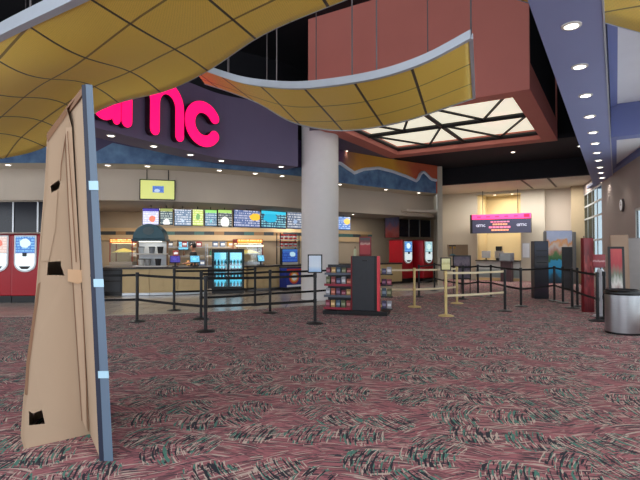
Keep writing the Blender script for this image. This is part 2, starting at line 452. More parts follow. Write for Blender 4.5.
struct('wall_upper', band(MB(), offset(MUR, 1.2), 5.21, 7.99, .1), black_ceil)
struct('light_block_left', MB().box(-14.2, 3, 3.2, -14.05, 15.2, 7.99), black_ceil)  # unseen black sheet added to keep sky light off the ceiling
# ---------------------------------------------------------------- column, pilaster, far wall
cc = Vector((0.0, 14.75))
struct('column', MB().lathe([(.57, 0), (.57, 5.5)], 40, (cc.x, cc.y, 0)), M('column_paint', (226, 222, 220), .6, vary=.02), smooth=True)
struct('wall_return', MB().prism([(4.98, 20.3), (5.2, 20.35), (6.45, 25.5), (6.2, 25.5)], 0, 5.05), beige_lit)
def fw(m, t0, t1, z0, z1, d0=0.0, d1=.2):
    a = Vector((AX.x, AX.y))
    return m.prism([far(t0)+a*d0, far(t1)+a*d0, far(t1)+a*d1, far(t0)+a*d1], z0, z1)
def far_t(px):                                                        # where column px meets the far wall
    k = (px-320)/FPX; o = far(0); d = Vector((RX.x, RX.y))
    return -(o.x-k*o.y)/(d.x-k*d.y)
tn0, tn1, tw0, tw1, tr0, tr1 = far_t(477), far_t(521), far_t(447), far_t(468), far_t(545), far_t(572)
m = MB()
fw(m, -4.4, tw0, 0, 4.4); fw(m, tw0, tw1, 0, 1.15); fw(m, tw0, tw1, 1.78, 4.4); fw(m, tw1, tn0, 0, 4.4); fw(m, tn1, tr0, 0, 4.4); fw(m, tn0, tn1, 4.28, 4.4)
struct('wall_far', m, beige_lit)
m = MB(); fw(m, tr0-.02, tr1+.02, 0, 4.4, .35, .5); struct('wall_recess', m, beige)
m = MB(); fw(m, tr1, tr1+.9, 0, 4.4, -.3, .5); struct('wall_pier', m, M('pier_paint', (178, 158, 126), .7, vary=.03))
m = MB(); fw(m, tn0-.2, tn1+.2, 0, 4.4, 2.2, 2.35); fw(m, tn0-.15, tn0-.001, 0, 4.4, .2, 2.2); fw(m, tn1+.001, tn1+.15, 0, 4.4, .2, 2.2)
struct('wall_niche', m, ochre)
m = MB(); fw(m, tn0-.2, tn1+.2, 4.4, 4.5, 0, 2.4); struct('ceiling_niche', m, beige_lit)
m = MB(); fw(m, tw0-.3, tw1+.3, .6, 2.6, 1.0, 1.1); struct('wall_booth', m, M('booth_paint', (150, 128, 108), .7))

# ---------------------------------------------------------------- right wall with its windows
def rbox(m, s0, s1, z0, z1, i0=-.09, i1=0.0):
    return m.prism([rw(s0, i0), rw(s1, i0), rw(s1, i1), rw(s0, i1)], z0, z1)
m = MB()
ws0, ws1, wz0, wz1 = .15, 4.4, .55, 3.98
ws2, ws3, wy0, wy1 = 9.0, 9.9, .35, 2.65
ws4, ws5, wq0, wq1 = 10.2, 19.5, .25, 3.95
rbox(m, -.6, ws0, 0, 5.2); rbox(m, ws0, ws1, 0, wz0); rbox(m, ws0, ws1, wz1, 5.2); rbox(m, ws1, ws2, 0, 5.2)
rbox(m, ws2, ws3, 0, wy0); rbox(m, ws2, ws3, wy1, 5.2); rbox(m, ws3, ws4, 0, 5.2); rbox(m, ws4, ws5, 0, wq0); rbox(m, ws4, ws5, wq1, 5.2); rbox(m, ws5, 20, 0, 5.2)
struct('wall_right', m, taupe)
win_frame = M('window_frame_paint', (176, 178, 176), .5)
def window(name, s0, s1, z0, z1, nv, zs):
    w = tag(thing(name, None, None, (0, 0, 0)), kind='structure')
    f = MB(); e = .06
    rbox(f, s0, s1, z0, z0+e, -.06, -.015); rbox(f, s0, s1, z1-e, z1, -.06, -.015); rbox(f, s0, s0+e, z0+e, z1-e, -.06, -.015); rbox(f, s1-e, s1, z0+e, z1-e, -.06, -.015)
    for i in range(1, nv):
        s = s0+(s1-s0)*i/nv; rbox(f, s-.025, s+.025, z0+e, z1-e, -.05, -.02)
    for z in zs: rbox(f, s0+e, s1-e, z-.035, z+.035, -.05, -.022)
    tag(f.build('window_frame', win_frame, w), kind='structure')
    g = MB(); rbox(g, s0+e, s1-e, z0+e, z1-e, -.04, -.032)
    tag(g.build('window_pane', glass_w, w), kind='structure')
window('window_1', ws0, ws1, wz0, wz1, 4, (3.40, 2.85, 1.9, 1.2))
window('window_2', ws2, ws3, wy0, wy1, 1, (1.4,))
window('window_3', ws4, ws5, wq0, wq1, 7, (1.4, 2.7))

# ---------------------------------------------------------------- lavender soffit and coffers along the right
sof_l, sof_r, sz = -.73, -.10, 4.0
def ar(r, u, z=0): v = RX*r+AX*u; return Vector((v.x, v.y, z))
U1 = 22.6
struct('ceiling_soffit_right', MB().prism([ar(sof_l, 2.0), ar(sof_r, 2.0), ar(sof_r, U1), ar(sof_l, U1)], sz, 5.2), purple_grey)
struct('ceiling_trim', MB().prism([ar(sof_r+.002, 2.0), ar(sof_r+.02, 2.0), ar(sof_r+.02, U1), ar(sof_r+.002, U1)], sz-.01, sz+.05), trim_white)
def rr(u):                                                            # r of the right wall at depth u
    p = Vector((11.94, 21.8)); d = Vector((.351, .936)); s = 0
    for k in range(60):
        w = p-d*s; uu = w.x*AX.x+w.y*AX.y
        s += (uu-u)/(d.x*AX.x+d.y*AX.y)
    w = p-d*s; return w.x*RX.x+w.y*RX.y
struct('ceiling_coffer', MB().prism([ar(sof_r+.15, 2), ar(rr(2)+.2, 2), ar(rr(12.9)+.2, 12.9), ar(sof_r+.15, 12.9)], 4.75, 4.85), white_tile)
struct('ceiling_coffer_rim', MB().prism([ar(sof_r+.021, 2), ar(sof_r+.15, 2), ar(sof_r+.15, 12.9), ar(sof_r+.021, 12.9)], 4.7, 4.85), blue_paint)
struct('ceiling_coffer_far', MB().prism([ar(sof_r+.13, 12.9), ar(rr(12.9)+.2, 12.9), ar(rr(U1)+.2, U1), ar(sof_r+.13, U1)], 4.13, 4.2), white_tile)
struct('ceiling_coffer_rim', MB().prism([ar(sof_r+.021, 12.9), ar(sof_r+.13, 12.9), ar(sof_r+.13, U1), ar(sof_r+.021, U1)], 4.05, 4.2), blue_paint)
struct('wall_right_upper', MB().prism([rw(-.6, -.25), rw(20, -.25), rw(20, -.15), rw(-.6, -.15)], 5.21, 7.99), black_ceil)
for i, (ua, ub) in enumerate(((2.0, 2.6), (12.5, 12.9))):
    struct('ceiling_beam_right', MB().prism([ar(sof_r+.021, ua), ar(rr(ua), ua), ar(rr(ub), ub), ar(sof_r+.021, ub)], sz+.02, 4.749), blue_paint)
struct('ceiling_edge_right', MB().prism([ar(rr(12.9)-.16, 12.9), ar(rr(12.9), 12.9), ar(rr(U1), U1), ar(rr(U1)-.16, U1)], 4.03, 4.129), blue_paint)
# ---------------------------------------------------------------- painted wave mural on the bulkhead
def mural_sky():
    t = NT('mural_sunset_paint'); b = t.b; P = t.coord('Object'); s = t.sep(P)
    k = t.math('ADD', t.math('MULTIPLY', s[0], .5), t.math('MULTIPLY', s[1], .09))
    k = t.math('ADD', k, t.math('MULTIPLY', t.math('SUBTRACT', t.noise(.9, P, 3), .5), .9))
    cr = t.node('ShaderNodeValToRGB'); t.link(t.math('DIVIDE', t.math('ADD', k, 3.0), 7.0), cr.inputs[0])
    el = cr.color_ramp.elements
    while len(el) < 7: el.new(.5)
    for e, (p, c) in zip(el, ((0, (150, 84, 50)), (.12, (70, 56, 92)), (.62, (66, 52, 96)), (.70, (110, 66, 96)), (.76, (214, 150, 62)), (.86, (232, 172, 58)), (.95, (206, 96, 62)))):
        e.position = p; e.color = col(*c)
    t.link(cr.outputs[0], b.inputs['Base Color']); b.inputs['Roughness'].default_value = .6
    return t.m
def mural_wave():
    t = NT('mural_wave_paint'); b = t.b; P = t.coord('Object')
    n = t.math('MULTIPLY_ADD', t.math('SUBTRACT', t.noise(2.6, P, 4), .5), 2.2, .5); n = t.math('MINIMUM', t.math('MAXIMUM', n, 0.0), 1.0); n2 = t.noise(6, P, 3)
    c = t.mix(n, col(44, 68, 112), col(112, 152, 188)); c = t.mix(t.math('MULTIPLY', n2, .5), c, col(60, 92, 134))
    t.link(c, b.inputs['Base Color']); b.inputs['Roughness'].default_value = .55
    return t.m
mur = thing('wave_mural', 'painted wave and sunset mural curving along the bulkhead above the concession stand', 'mural')
band(MB(), MUR, 3.9, 5.055, .1).build('sunset_panel', mural_sky(), mur)
W1 = offset(MUR, -.012)
crest = [(-60, 158), (-20, 152), (0, 155), (20, 152), (45, 146), (60, 150), (80, 160), (95, 152), (112, 143), (130, 147), (150, 150), (175, 153), (200, 158), (230, 163), (262, 166), (290, 168), (315, 167), (330, 162), (340, 163), (347, 168), (354, 172.5), (363, 169), (378, 167.5), (392, 171), (406, 176), (417, 181), (420, 174), (423, 171), (427, 174.5), (431, 179), (436, 180)]
px_list = [x*2 for x in range(-30, 219)]
def crest_y(px):
    for (a, ya), (b, yb) in zip(crest, crest[1:]):
        if a <= px <= b:
            return ya+(yb-ya)*(px-a)/(b-a)
    return crest[-1][1]
bot, top = [], []
for px in px_list:
    p = hit(W1, px); bot.append(Vector((p.x, p.y, 3.88))); top.append(Vector((p.x, p.y, max(3.95, min(5.04, z_at(px, crest_y(px), p))))))
nrm = [Vector((q.x, q.y, 0)) for q in offset([Vector((b.x, b.y)) for b in bot], -.02)]
loops = [[(n.x, n.y, b.z), (b.x, b.y, b.z), (b.x, b.y, t.z), (n.x, n.y, t.z)] for n, b, t in zip(nrm, bot, top)]
MB().shell(loops).build('wave', mural_wave(), mur)
cr = MB(); i0 = px_list.index(332)
fp = [Vector((n.x, n.y, t.z-.02)) for n, t in zip(nrm, top)]
cr.tube(fp[i0:], .065, 6); cr.build('foam_crest', M('mural_foam', (206, 214, 226), .6, vary=.1), mur)

# ---------------------------------------------------------------- suspended yellow canopies
def canopy(name, label, near, farr, pm, trims, cables, wave=None):
    root = thing(name, label, 'canopy', (0, 0, 0), 0, 'yellow perforated ceiling canopies')
    nu = 18
    A = [[n+(f-n)*(j/nu) for j in range(nu+1)] for n, f in zip(near, farr)]
    if wave:
        for i, row in enumerate(A):
            for j, p in enumerate(row): p.z += wave(i/(len(A)-1), j/nu)
    m = MB(); vs = [p for row in A for p in row]; fs = []
    R, K = len(A), nu+1
    for i in range(R-1):
        for j in range(nu): fs.append((i*K+j, (i+1)*K+j, (i+1)*K+j+1, i*K+j+1))
    m.add(vs, fs)
    o = m.build('perforated_panel', pm, root, smooth=False)
    for p in o.data.polygons: p.use_smooth = True
    md = o.modifiers.new('solid', 'SOLIDIFY'); md.thickness = .04; md.offset = 1
    for path, w, h in trims: MB().sweep(path, w, h).build('edge_trim', trim_white, root)
    for p in cables: MB().cyl(p, (p[0], p[1], 8.0), .011, n=6).build('suspension_cable', cable_m, root)
    return root
def resamp(P, n):
    """smooth 3-D curve through P, n points"""
    P = [Vector(p) for p in P]; Q = [2*P[0]-P[1]]+P+[2*P[-1]-P[-2]]; out = []; N = len(P)-1
    for i in range(n):
        t = i/(n-1)*N; k = min(int(t), N-1); t -= k
        a, b, c, d = Q[k:k+4]
        out.append(.5*((2*b)+(c-a)*t+(2*a-5*b+4*c-d)*t*t+(3*b-a-3*c+d)*t**3))
    return out
# far canopy: catenary dip along the building's cross axis
near2 = resamp([at(190, 65, 8.7), at(207, 71, 8.28), at(245, 83, 7.85), at(290, 88, 7.36), at(330, 85.5, 6.99), at(380, 77, 6.57), at(425, 62, 6.25), at(471, 38, 5.95)], 45)
far2 = resamp([at(205, 84, 9.9), at(230, 92, 9.6), at(260, 104, 9.4), at(290, 121, 9.5), at(322, 129, 9.6), at(355, 130, 9.4), at(405, 121, 8.95), at(474, 98, 8.3)], 45)
up = Vector((0, 0, .04))
canopy('ceiling_canopy', 'yellow perforated wavy canopy hanging in front of the mauve skylight box', near2, far2, perf_far,
       [([p+up for p in near2], .07, .11), ([p+Vector((0, 0, .02)) for p in resamp([near2[-1], far2[-1]], 8)], .05, .07), ([p+Vector((0, 0, .02)) for p in far2], .05, .06)],
       [tuple(near2[i]+up) for i in (10, 17, 28, 31, 44)]+[tuple(far2[i]) for i in (6, 14, 24, 40)])
# near canopy: broad ribbon overhead
near1 = resamp([(2.2, 2.2, 4.3), (.65, 3.1, 4.25), (-1.2, 4.24, 4.2), (-2.75, 5.2, 4.2), (-4.1, 6.05, 4.2), (-5.6, 7.0, 4.15), (-7.4, 8.1, 3.9), (-9.5, 9.4, 3.7)], 49)
far1 = resamp([(2.4, 3.9, 4.3), (1.2, 4.55, 4.25), tuple(at(345, 0, 5.15)), tuple(at(262, 35, 6.1)), tuple(at(207, 71, 7.3)), tuple(at(165, 91, 8.0)), tuple(at(100, 110, 9.2)), tuple(at(45, 147, 11.4)), tuple(at(0, 159, 11.6)), tuple(at(-60, 168, 12.0))], 49)
canopy('ceiling_canopy', 'large yellow perforated canopy sweeping overhead from the cardboard standee to the top edge', near1, far1, perf_near,
       [([p+Vector((0, 0, .05)) for p in near1], .10, .16), ([p+Vector((0, 0, .03)) for p in far1], .05, .05)],
       [tuple(near1[i]) for i in (16, 24, 32, 40)]+[tuple(far1[i]) for i in (14, 22, 30, 40)], lambda s, t: -.12*math.sin(2*PI*t)*max(0, min(1, (s-.40)/.22)))
near3 = resamp([(3.0, 1.2, 4.25), (5.0, 1.9, 4.25), (6.6, 2.6, 4.25)], 15)
far3 = resamp([tuple(at(480, -14, 4.95)), tuple(at(530, 3, 5.2)), tuple(at(585, 17, 5.55)), tuple(at(650, 35, 5.9))], 15)
canopy('ceiling_canopy', 'yellow perforated canopy corner above the lavender soffit with downlights', near3, far3, perf_right,
       [([p+Vector((0, 0, .03)) for p in far3], .05, .05)], [tuple(far3[4]), tuple(far3[10]), tuple(near3[7])])

# ---------------------------------------------------------------- recessed downlights
LIGHTS = []
def downlight(p, label, group, r=.085, power=0, src=[None]):
    if src[0] is None:
        t = thing('ceiling_downlight', label, 'downlight', p, 0, group)
        MB().lathe([(.07, .0), (.1, 0), (.1, -.01), (.07, -.016)], 20, ring=True).build('trim_ring', white_paint, t, smooth=True)
        MB().lathe([(.0001, -.009), (.0695, -.009), (.0695, -.002), (.0001, -.002)], 20).build('lens', lamp_e, t)
        src[0] = t
    else: t = dup(src[0], p, 0, label, group)
    t.scale = (r/.085,)*3
    if power:
        l = bpy.data.lights.new('spot', 'SPOT'); l.energy = power; l.spot_size = math.radians(110); l.spot_blend = .8; l.shadow_soft_size = .08; l.color = (1, .93, .84)
        o = bpy.data.objects.new('downlight_beam', l); C.objects.link(o); o.location = (p[0], p[1], p[2]-.05)
    return t
u_first = None
for i in range(12):
    u = None
    px, py = [(573, 25), (581, 66), (587, 95), (591, 116), (594.5, 132), (597, 143), (598.6, 152.4), (600, 160), (601.5, 167), (602.5, 172.5), (603.5, 177.5), (604.3, 182)][i]
    d = ray(px, py); k = (sz-CAM_H)/d.z; P = Vector((d.x*k, d.y*k, sz))
    uu = P.x*AX.x+P.y*AX.y; P = ar(-.40, uu, sz)
    downlight(tuple(P), ORD[i]+' downlight from the near end of the lavender soffit row', 'downlights along the lavender soffit', .09, 25 if i % 2 == 0 else 0)
def zlight(px, py, z, label, group, power=0, r=.085):
    d = ray(px, py); k = (z-CAM_H)/d.z
    return downlight((d.x*k, d.y*k, z), label, group, r, power)
SL = offset(MUR, .36)
for i, px in enumerate((7, 107, 147, 219, 255, 282, 340, 386, 419)):
    p = hit(SL, px)
    downlight((p.x, p.y, 3.9), ['recessed downlight under the mural above the left red drink machines', 'recessed downlight under the mural just right of the cardboard standee', 'recessed downlight over the green hanging screen', 'recessed downlight in the cream soffit right of the green screen', 'recessed downlight in the cream soffit above the middle menu screens',
              'last recessed downlight in the cream soffit before the round column', 'recessed downlight in the soffit just right of the round column', 'recessed downlight under the middle of the right-hand wave', 'recessed downlight under the curling end of the wave'][i], 'downlights under the mural', .085, 7)
PL = offset(FASC, .3)
for i, px in enumerate((110, 153, 190, 221, 281)):
    p = hit(PL, px)
    downlight((p.x, p.y, 4.0), ['downlight under the purple fascia below the m of the sign beside the standee', 'downlight under the purple fascia below the left of the sign', 'downlight under the purple fascia below the c of the sign', 'downlight under the purple fascia just right of the pink sign', 'downlight under the purple fascia nearest the round column'][i], 'downlights under the purple fascia', .085, 10)
zlight(271, 63, 8.0, 'lone downlight high in the black ceiling between the two canopies', 'lone high downlight', 0, .13)
zlight(513, 152, 5.08, 'downlight in the black ceiling beyond the skylight box', 'downlights in the black ceiling', 12)
zlight(580, 146, 5.08, 'downlight in the black ceiling close to the lavender soffit', 'downlights in the black ceiling', 0)
zlight(346, 151, 5.06, 'downlight in the purple ceiling patch beside the skylight box, right of the column', 'downlights in the black ceiling', 6)
zlight(353, 214, 3.02, 'kitchen downlight nearer the round column', 'kitchen downlights', 0)
zlight(358, 219, 3.02, 'kitchen downlight behind the first right of the column', 'kitchen downlights', 0)
for i, px in enumerate((485, 503)):
    t_ = far_t(px)+.2; p = far(t_)+Vector((AX.x, AX.y))*1.4
    downlight((p.x, p.y, 4.4), ('left', 'right')[i]+' downlight inside the lit box-office niche', 'downlights in the box-office niche', .1, 60)

# ---------------------------------------------------------------- pink letters
pink = E('pink_neon_face', (255, 12, 92), 1.5, base=(150, 10, 60)); sign_side = M('dark_letter_return', (40, 14, 30), .5)
sign = thing('amc_sign', 'glowing pink amc letters on the dark purple fascia', 'sign')
def stroke(mb_face, mb_side, path, r, y0, y1, closed=False, caps=False):
    """flat outline stroke in the local x-z plane; face at y0 and returns back to y1"""
    P = [Vector((a, b)) for a, b in path]; n = len(P); L, R = [], []
    for i, p in enumerate(P):
        if closed: t = P[(i+1) % n]-P[i-1]
        else: t = P[min(i+1, n-1)]-P[max(i-1, 0)]
        t.normalize(); nn = Vector((-t.y, t.x)); L.append(p+nn*r); R.append(p-nn*r)
    seg = range(n if closed else n-1)
    for i in seg:
        j = (i+1) % n
        a, b, c, d = L[i], L[j], R[j], R[i]
        mb_face.add([(q.x, y0+dy, q.y) for dy in (0, .03) for q in (a, b, c, d)], [(0, 1, 2, 3), (7, 6, 5, 4), (0, 4, 5, 1), (2, 6, 7, 3)]+([] if closed else [(0, 3, 7, 4), (1, 5, 6, 2)]))
        mb_side.add([(q.x, dy, q.y) for dy in (y0+.031, y1) for q in (a, b, c, d)], [(0, 1, 2, 3), (7, 6, 5, 4), (0, 4, 5, 1), (2, 6, 7, 3)]+([] if closed else [(0, 3, 7, 4), (1, 5, 6, 2)]))
    if not closed:
        for (e, o) in ((P[0], P[1]), (P[-1], P[-2])):
            d = (e-o).normalized(); a0 = math.atan2(d.y, d.x); Q = [(e.x+r*math.cos(a0+math.radians(q)), e.y+r*math.sin(a0+math.radians(q))) for q in range(-90, 91, 15)] if caps else []
            if Q: mb_face.prism_xz(Q, y0, y0+.03); mb_side.prism_xz(Q, y0+.031, y1)
def arc(cx, cz, r, a0, a1, n=20):
    return [(cx+r*math.cos(math.radians(a0+(a1-a0)*i/n)), cz+r*math.sin(math.radians(a0+(a1-a0)*i/n))) for i in range(n+1)]
def letter(name, pxl, pxr, W, paths):
    a, b = hit(FASC, pxl), hit(FASC, pxr); d = b-a; k = d.length/W
    f, s = MB(), MB()
    for pth, r, cl in paths: stroke(f, s, pth, r, -.02, .17, cl, True)
    o = f.build(name, pink, sign); n = Vector((d.y, -d.x)).normalized()*.22
    o.location = (a.x+n.x, a.y+n.y, 4.14); o.rotation_euler = (0, 0, math.atan2(d.y, d.x)); o.scale = (k, 1, 1.15)
    s.build('letter_return', sign_side, o)
H = .5; sw = .125
letter('letter_a', 76, 112, 1.0, [(arc(.5, .5, .375, 0, 360, 32)[:-1], sw, True), ([(.875, .1), (.875, .9)], sw, False)])
letter('letter_m', 113.5, 176, 1.75, [([(.125, .1), (.125, .9)], sw, False), (arc(.5, .625, .375, 180, 0, 18)+[(.875, .1)], sw, False), (arc(1.25, .625, .375, 180, 0, 18)+[(1.625, .1)], sw, False)])
letter('letter_c', 178, 214, 1.0, [(arc(.5, .5, .375, 34, 326, 30), sw, False)])

# ---------------------------------------------------------------- menu screens over the counter
MENU = [(142, 159, 208, 225, (190, 190, 235), (255, 255, 255), (235, 120, 90), (70, 60, 160), (.6, .35, .2)),
        (159.6, 173, 208, 225, (40, 58, 70), (220, 232, 220), (255, 255, 255), (150, 160, 90), (.5, .1, .25)),
        (174, 191.5, 209, 226, (96, 120, 150), (250, 250, 252), (190, 205, 225), None, (.5, .3, .1)),
        (192, 203.5, 209, 226, (196, 214, 90), (250, 250, 225), (120, 170, 100), None, (.5, .55, .2)),
        (204.5, 217, 209.5, 226.5, (70, 110, 140), (225, 235, 240), (120, 190, 200), (150, 220, 120), (.5, .3, .1)),
        (217.5, 232, 209.5, 227, (40, 52, 58), (240, 240, 230), (255, 255, 240), (170, 210, 110), (.5, .25, .33)),
        (233.5, 260, 210, 227.5, (70, 90, 140), (225, 225, 240), (250, 190, 60), None, (.82, .62, .22)),
        (261, 286, 211, 228.5, (10, 40, 70), (160, 235, 245), (40, 170, 205), (60, 190, 220), (.35, .6, .28)),
        (287, 303, 211, 229, (70, 84, 110), (235, 235, 235), (150, 170, 200), None, (.5, .4, .12)),
        (337, 350.5, 216.5, 230, (60, 110, 190), (220, 235, 250), (250, 200, 90), None, (.75, .65, .24))]
ML = offset(MUR, 3.0)
MN = ['menu screen at the far left end with a purple and white picture', 'narrow menu screen with a white shape at its foot, second from the left', 'wide pale menu screen with white text under a pink band', 'lime yellow menu screen in the row', 'blue menu screen with a green header just right of the lime one',
      'dark menu screen with a large white shape low down', 'navy menu screen with an orange round picture in its corner', 'bright cyan menu screen towards the column', 'small menu screen partly hidden by the round column', 'blue menu screen with a yellow spot just right of the round column']
for i, (a, b, ya, yb, bg, fg, ac, tp, bl_) in enumerate(MENU):
    pa, pb = hit(ML, a), hit(ML, b); d = pb-pa; mid = (pa+pb)/2; w = d.length
    zt_, zb_ = z_at((a+b)/2, ya, mid), z_at((a+b)/2, yb, mid)
    t = thing('hanging_menu_screen', MN[i], 'screen', (mid.x, mid.y, zb_), math.atan2(d.y, d.x), 'menu screens above the counter')
    h = zt_-zb_
    MB().box(-w/2, 0, 0, w/2, .07, h).build('housing', black_plastic, t, bevel=.006)
    MB().box(-w/2+.02, -.008, .02, w/2-.02, -.001, h-.02).build('display', screen('menu_display_%d' % i, tuple(int(c*.85+30) for c in bg), fg, ac, 1.05, 7, tp, bl_, i*3.3), t)
    MB().cyl((0, .035, h), (0, .035, 3.02-zb_), .015, n=8).build('hanger_rod', black_metal, t)
# the lime screen on the header
HL = offset(MUR, .93); pa, pb = hit(HL, 139), hit(HL, 175); d = pb-pa; mid = (pa+pb)/2
t = thing('hanging_screen', 'lime green screen with a small blue picture mounted on the beige header', 'screen', (mid.x, mid.y, z_at(157, 200, mid)), math.atan2(d.y, d.x))
w, h = d.length, z_at(157, 179.5, mid)-z_at(157, 200, mid)
MB().box(-w/2, 0, 0, w/2, .06, h).build('housing', black_plastic, t, bevel=.006)
MB().box(-w/2+.03, -.01, .03, w/2-.03, -.001, h-.03).build('display', E('lime_display', (190, 194, 112), .72), t)
MB().box(-.14, -.018, h*.36, .18, -.0101, h*.68).build('picture', screen('blue_picture', (60, 96, 190), (120, 170, 220), (180, 200, 230), .9, 4, None, (.4, .3, .25)), t)
for s in (-.3, .3): MB().cyl((s*w, .03, h), (s*w, .03, 3.9-t.location.z), .012, n=8).build('hanger_rod', black_metal, t)

# ---------------------------------------------------------------- belt stanchions
BLK = []
def stanchion(name, base, label, group, pm, bmat, belts, h=1.03, plate=False, lab_cat='stanchion'):
    t = thing(name, label, lab_cat, tuple(base), 0, group)
    MB().lathe([(.0001, 0), (.175, 0), (.175, .012), (.12, .03), (.04, .042), (.0001, .042)], 28).build('base', pm, t, smooth=True)
    MB().cyl((0, 0, .04), (0, 0, h-.07), .032, n=16).build('post', pm, t, smooth=True)
    MB().lathe([(.0001, 0), (.038, 0), (.038, .09), (.03, .1), (.0001, .1)], 20, (0, 0, h-.1)).build('belt_head', black_plastic if pm is not gold else gold, t, smooth=True)
    MB().lathe([(.033, 0), (.038, .004), (.038, .08), (.033, .084)], 20, (0, 0, .42), ring=True).build('lower_belt_head', black_plastic if pm is not gold else gold, t, smooth=True)
    for tgt in belts:
        d = Vector(tgt)-Vector(base); L = d.length; u = d/L
        for z, sag in ((h-.055, .012), (.46, .01)):
            P = [u*(.04+(L-.08)*k/10)+Vector((0, 0, z-sag*4*(k/10)*(1-k/10))) for k in range(11)]
            MB().sweep(P, .006, .05).build('belt', bmat, t)
    return t
S = {0: fl(72, 322), 1: fl(137, 321.5), 2: fl(174, 310.5), 3: fl(201, 319), 4: fl(205.5, 331.5), 5: fl(255, 305.5), 6: fl(270, 313), 7: fl(315, 323.5), 8: fl(345, 306)}
bl_lab = {0: 'black belt stanchion hidden behind the cardboard standee', 1: 'black belt stanchion standing just right of the cardboard standee', 2: 'black belt stanchion on the pale tile in front of the teal dome cart',
          3: 'farther of two overlapping black stanchions left of the drinks cooler', 4: 'nearer of two overlapping black stanchions left of the drinks cooler', 5: 'black belt stanchion on the tile right of the drinks cooler',
          6: 'black belt stanchion at the carpet edge right of the drinks cooler', 7: 'black belt stanchion in front of the round column', 8: 'black belt stanchion behind the candy rack'}
bl_to = {0: [1], 1: [4], 2: [5], 3: [6], 4: [7], 5: [], 6: [8], 7: [], 8: []}
for k in S: stanchion('belt_stanchion', S[k], bl_lab[k], 'black stanchions of the concession queue', black_metal, belt_black, [S[j] for j in bl_to[k]])
G = {0: fl(377, 306), 1: fl(414.5, 307), 2: fl(446, 316), 3: fl(457, 303.5)}
Bq = {1: fl(505, 311), 2: fl(521, 306.5), 3: fl(554.5, 301), 4: fl(563, 303), 5: fl(572.3, 308), 6: fl(577.5, 306.3), 7: fl(597.8, 321), 8: fl(604.5, 318.5), 9: fl(463, 299), 10: fl(478, 296), 11: fl(434.5, 291), 12: fl(419, 297), 13: fl(491, 297)}
for k, to, lab in ((0, [G[1]], 'brass belt stanchion behind the candy rack'), (1, [G[3]], 'brass belt stanchion in front of the two red drink machines'),
                   (2, [Bq[1]], 'nearest brass belt stanchion, with a yellow sign on top'), (3, [], 'brass belt stanchion just behind the one with the sign')):
    stanchion('brass_stanchion', G[k], lab, 'brass stanchions', gold, belt_cream, to)
blab = {1: 'nearest black stanchion before the box office, joined by cream belts', 2: 'black stanchion before the box office with belts running right', 3: 'black stanchion left of the blue movie poster standee', 4: 'black stanchion in front of the blue movie poster standee',
        5: 'left one of a tight pair of black stanchions right of the movie poster', 6: 'right one of a tight pair of black stanchions right of the movie poster', 7: 'black stanchion in front of the white bollard by the bin', 8: 'black stanchion closest to the steel bin',
        9: 'black stanchion in front of the framed easel poster', 10: 'black stanchion at the box office counter', 11: 'black stanchion right of the red drink machines', 12: 'black stanchion behind the brass one by the drink machines', 13: 'black stanchion before the box office monitors'}
bto = {1: [], 2: [3], 3: [5], 4: [], 5: [7], 6: [], 7: [], 8: [], 9: [10], 10: [13], 11: [9], 12: [11], 13: [2]}
for k in Bq: stanchion('belt_stanchion', Bq[k], blab[k], 'black stanchions of the box office queue', black_metal, belt_black, [Bq[j] for j in bto[k]])
# sign holders clipped on stanchions
def sheet_sign(name, label, p, w, h, z, m, rz=0.0):
    t = thing(name, label, 'sign', (p[0], p[1], z), rz)
    MB().box(-w/2, -.012, 0, w/2, .012, h).build('frame', black_plastic, t, bevel=.004)
    MB().box(-w/2+.025, -.016, .025, w/2-.025, -.0125, h-.025).build('sheet', m, t)
    return t
sheet_sign('stanchion_sign', 'pale yellow notice in a black frame on top of the brass stanchion', G[2], .24, .30, 1.03, poster('yellow_notice', [(0, (222, 214, 150)), (.45, (232, 224, 160)), (.5, (205, 196, 130)), (.8, (236, 230, 176))], 2))
sheet_sign('stanchion_sign', 'white and blue notice on top of the stanchion before the round column', S[7], .30, .38, 1.03, poster('white_notice', [(0, (150, 190, 232)), (.35, (214, 226, 240)), (.9, (206, 220, 238))], 5, warp=.15))
# ---------------------------------------------------------------- cardboard standee, seen from the back
st = thing('cardboard_standee', 'tall cardboard back of a film standee with a blue-grey film edge', 'standee', tuple(fl(90, 450)))
so = Vector(st.location)
def rel(v): return Vector(v)-so
def sheet(name, outline, holes, mat, th=Vector((-.004, .008, 0))):
    """flat cut sheet from 3-D outline points, with holes, 1 cm thick"""
    bm = bmesh.new(); edges = []; loops = []
    for loop in [outline]+holes:
        vs = [bm.verts.new(rel(p)) for p in loop]; loops.append(vs)
        edges += [bm.edges.new((vs[i], vs[(i+1) % len(vs)])) for i in range(len(vs))]
    bmesh.ops.triangle_fill(bm, edges=edges, use_beauty=True)
    r = bmesh.ops.extrude_face_region(bm, geom=bm.faces[:])
    for v in [g for g in r['geom'] if isinstance(g, bmesh.types.BMVert)]: v.co += th
    bmesh.ops.recalc_face_normals(bm, faces=bm.faces)
    me = bpy.data.meshes.new(name); bm.to_mesh(me); bm.free()
    o = bpy.data.objects.new(name, me); C.objects.link(o); me.materials.append(mat); o.parent = st
    return o
Yl, Yr, Yf = fl(24, 449).y, fl(90, 434).y, fl(99, 457).y
def sp(px, py):                                                       # point on the easel side, whose depth runs from its left edge to the fold
    t = (px-24)/(90-24); return at(px, py, Yl+(Yr-Yl)*max(-.1, min(1.05, t)))
out = [(24, 449), (20.5, 436), (23, 400), (30, 350), (36, 290), (40, 240), (44.5, 185), (46, 160), (47, 136), (67, 109), (72, 128), (80, 270), (90, 434)]
holes = [[(50.5, 186), (58.5, 180), (60.5, 183), (58.5, 189), (51.5, 192.5)], [(48, 262), (61, 261), (61, 266), (64.5, 275.5), (47, 275)], [(29, 411), (33, 413.5), (42, 410), (45, 424), (29, 425.5)]]
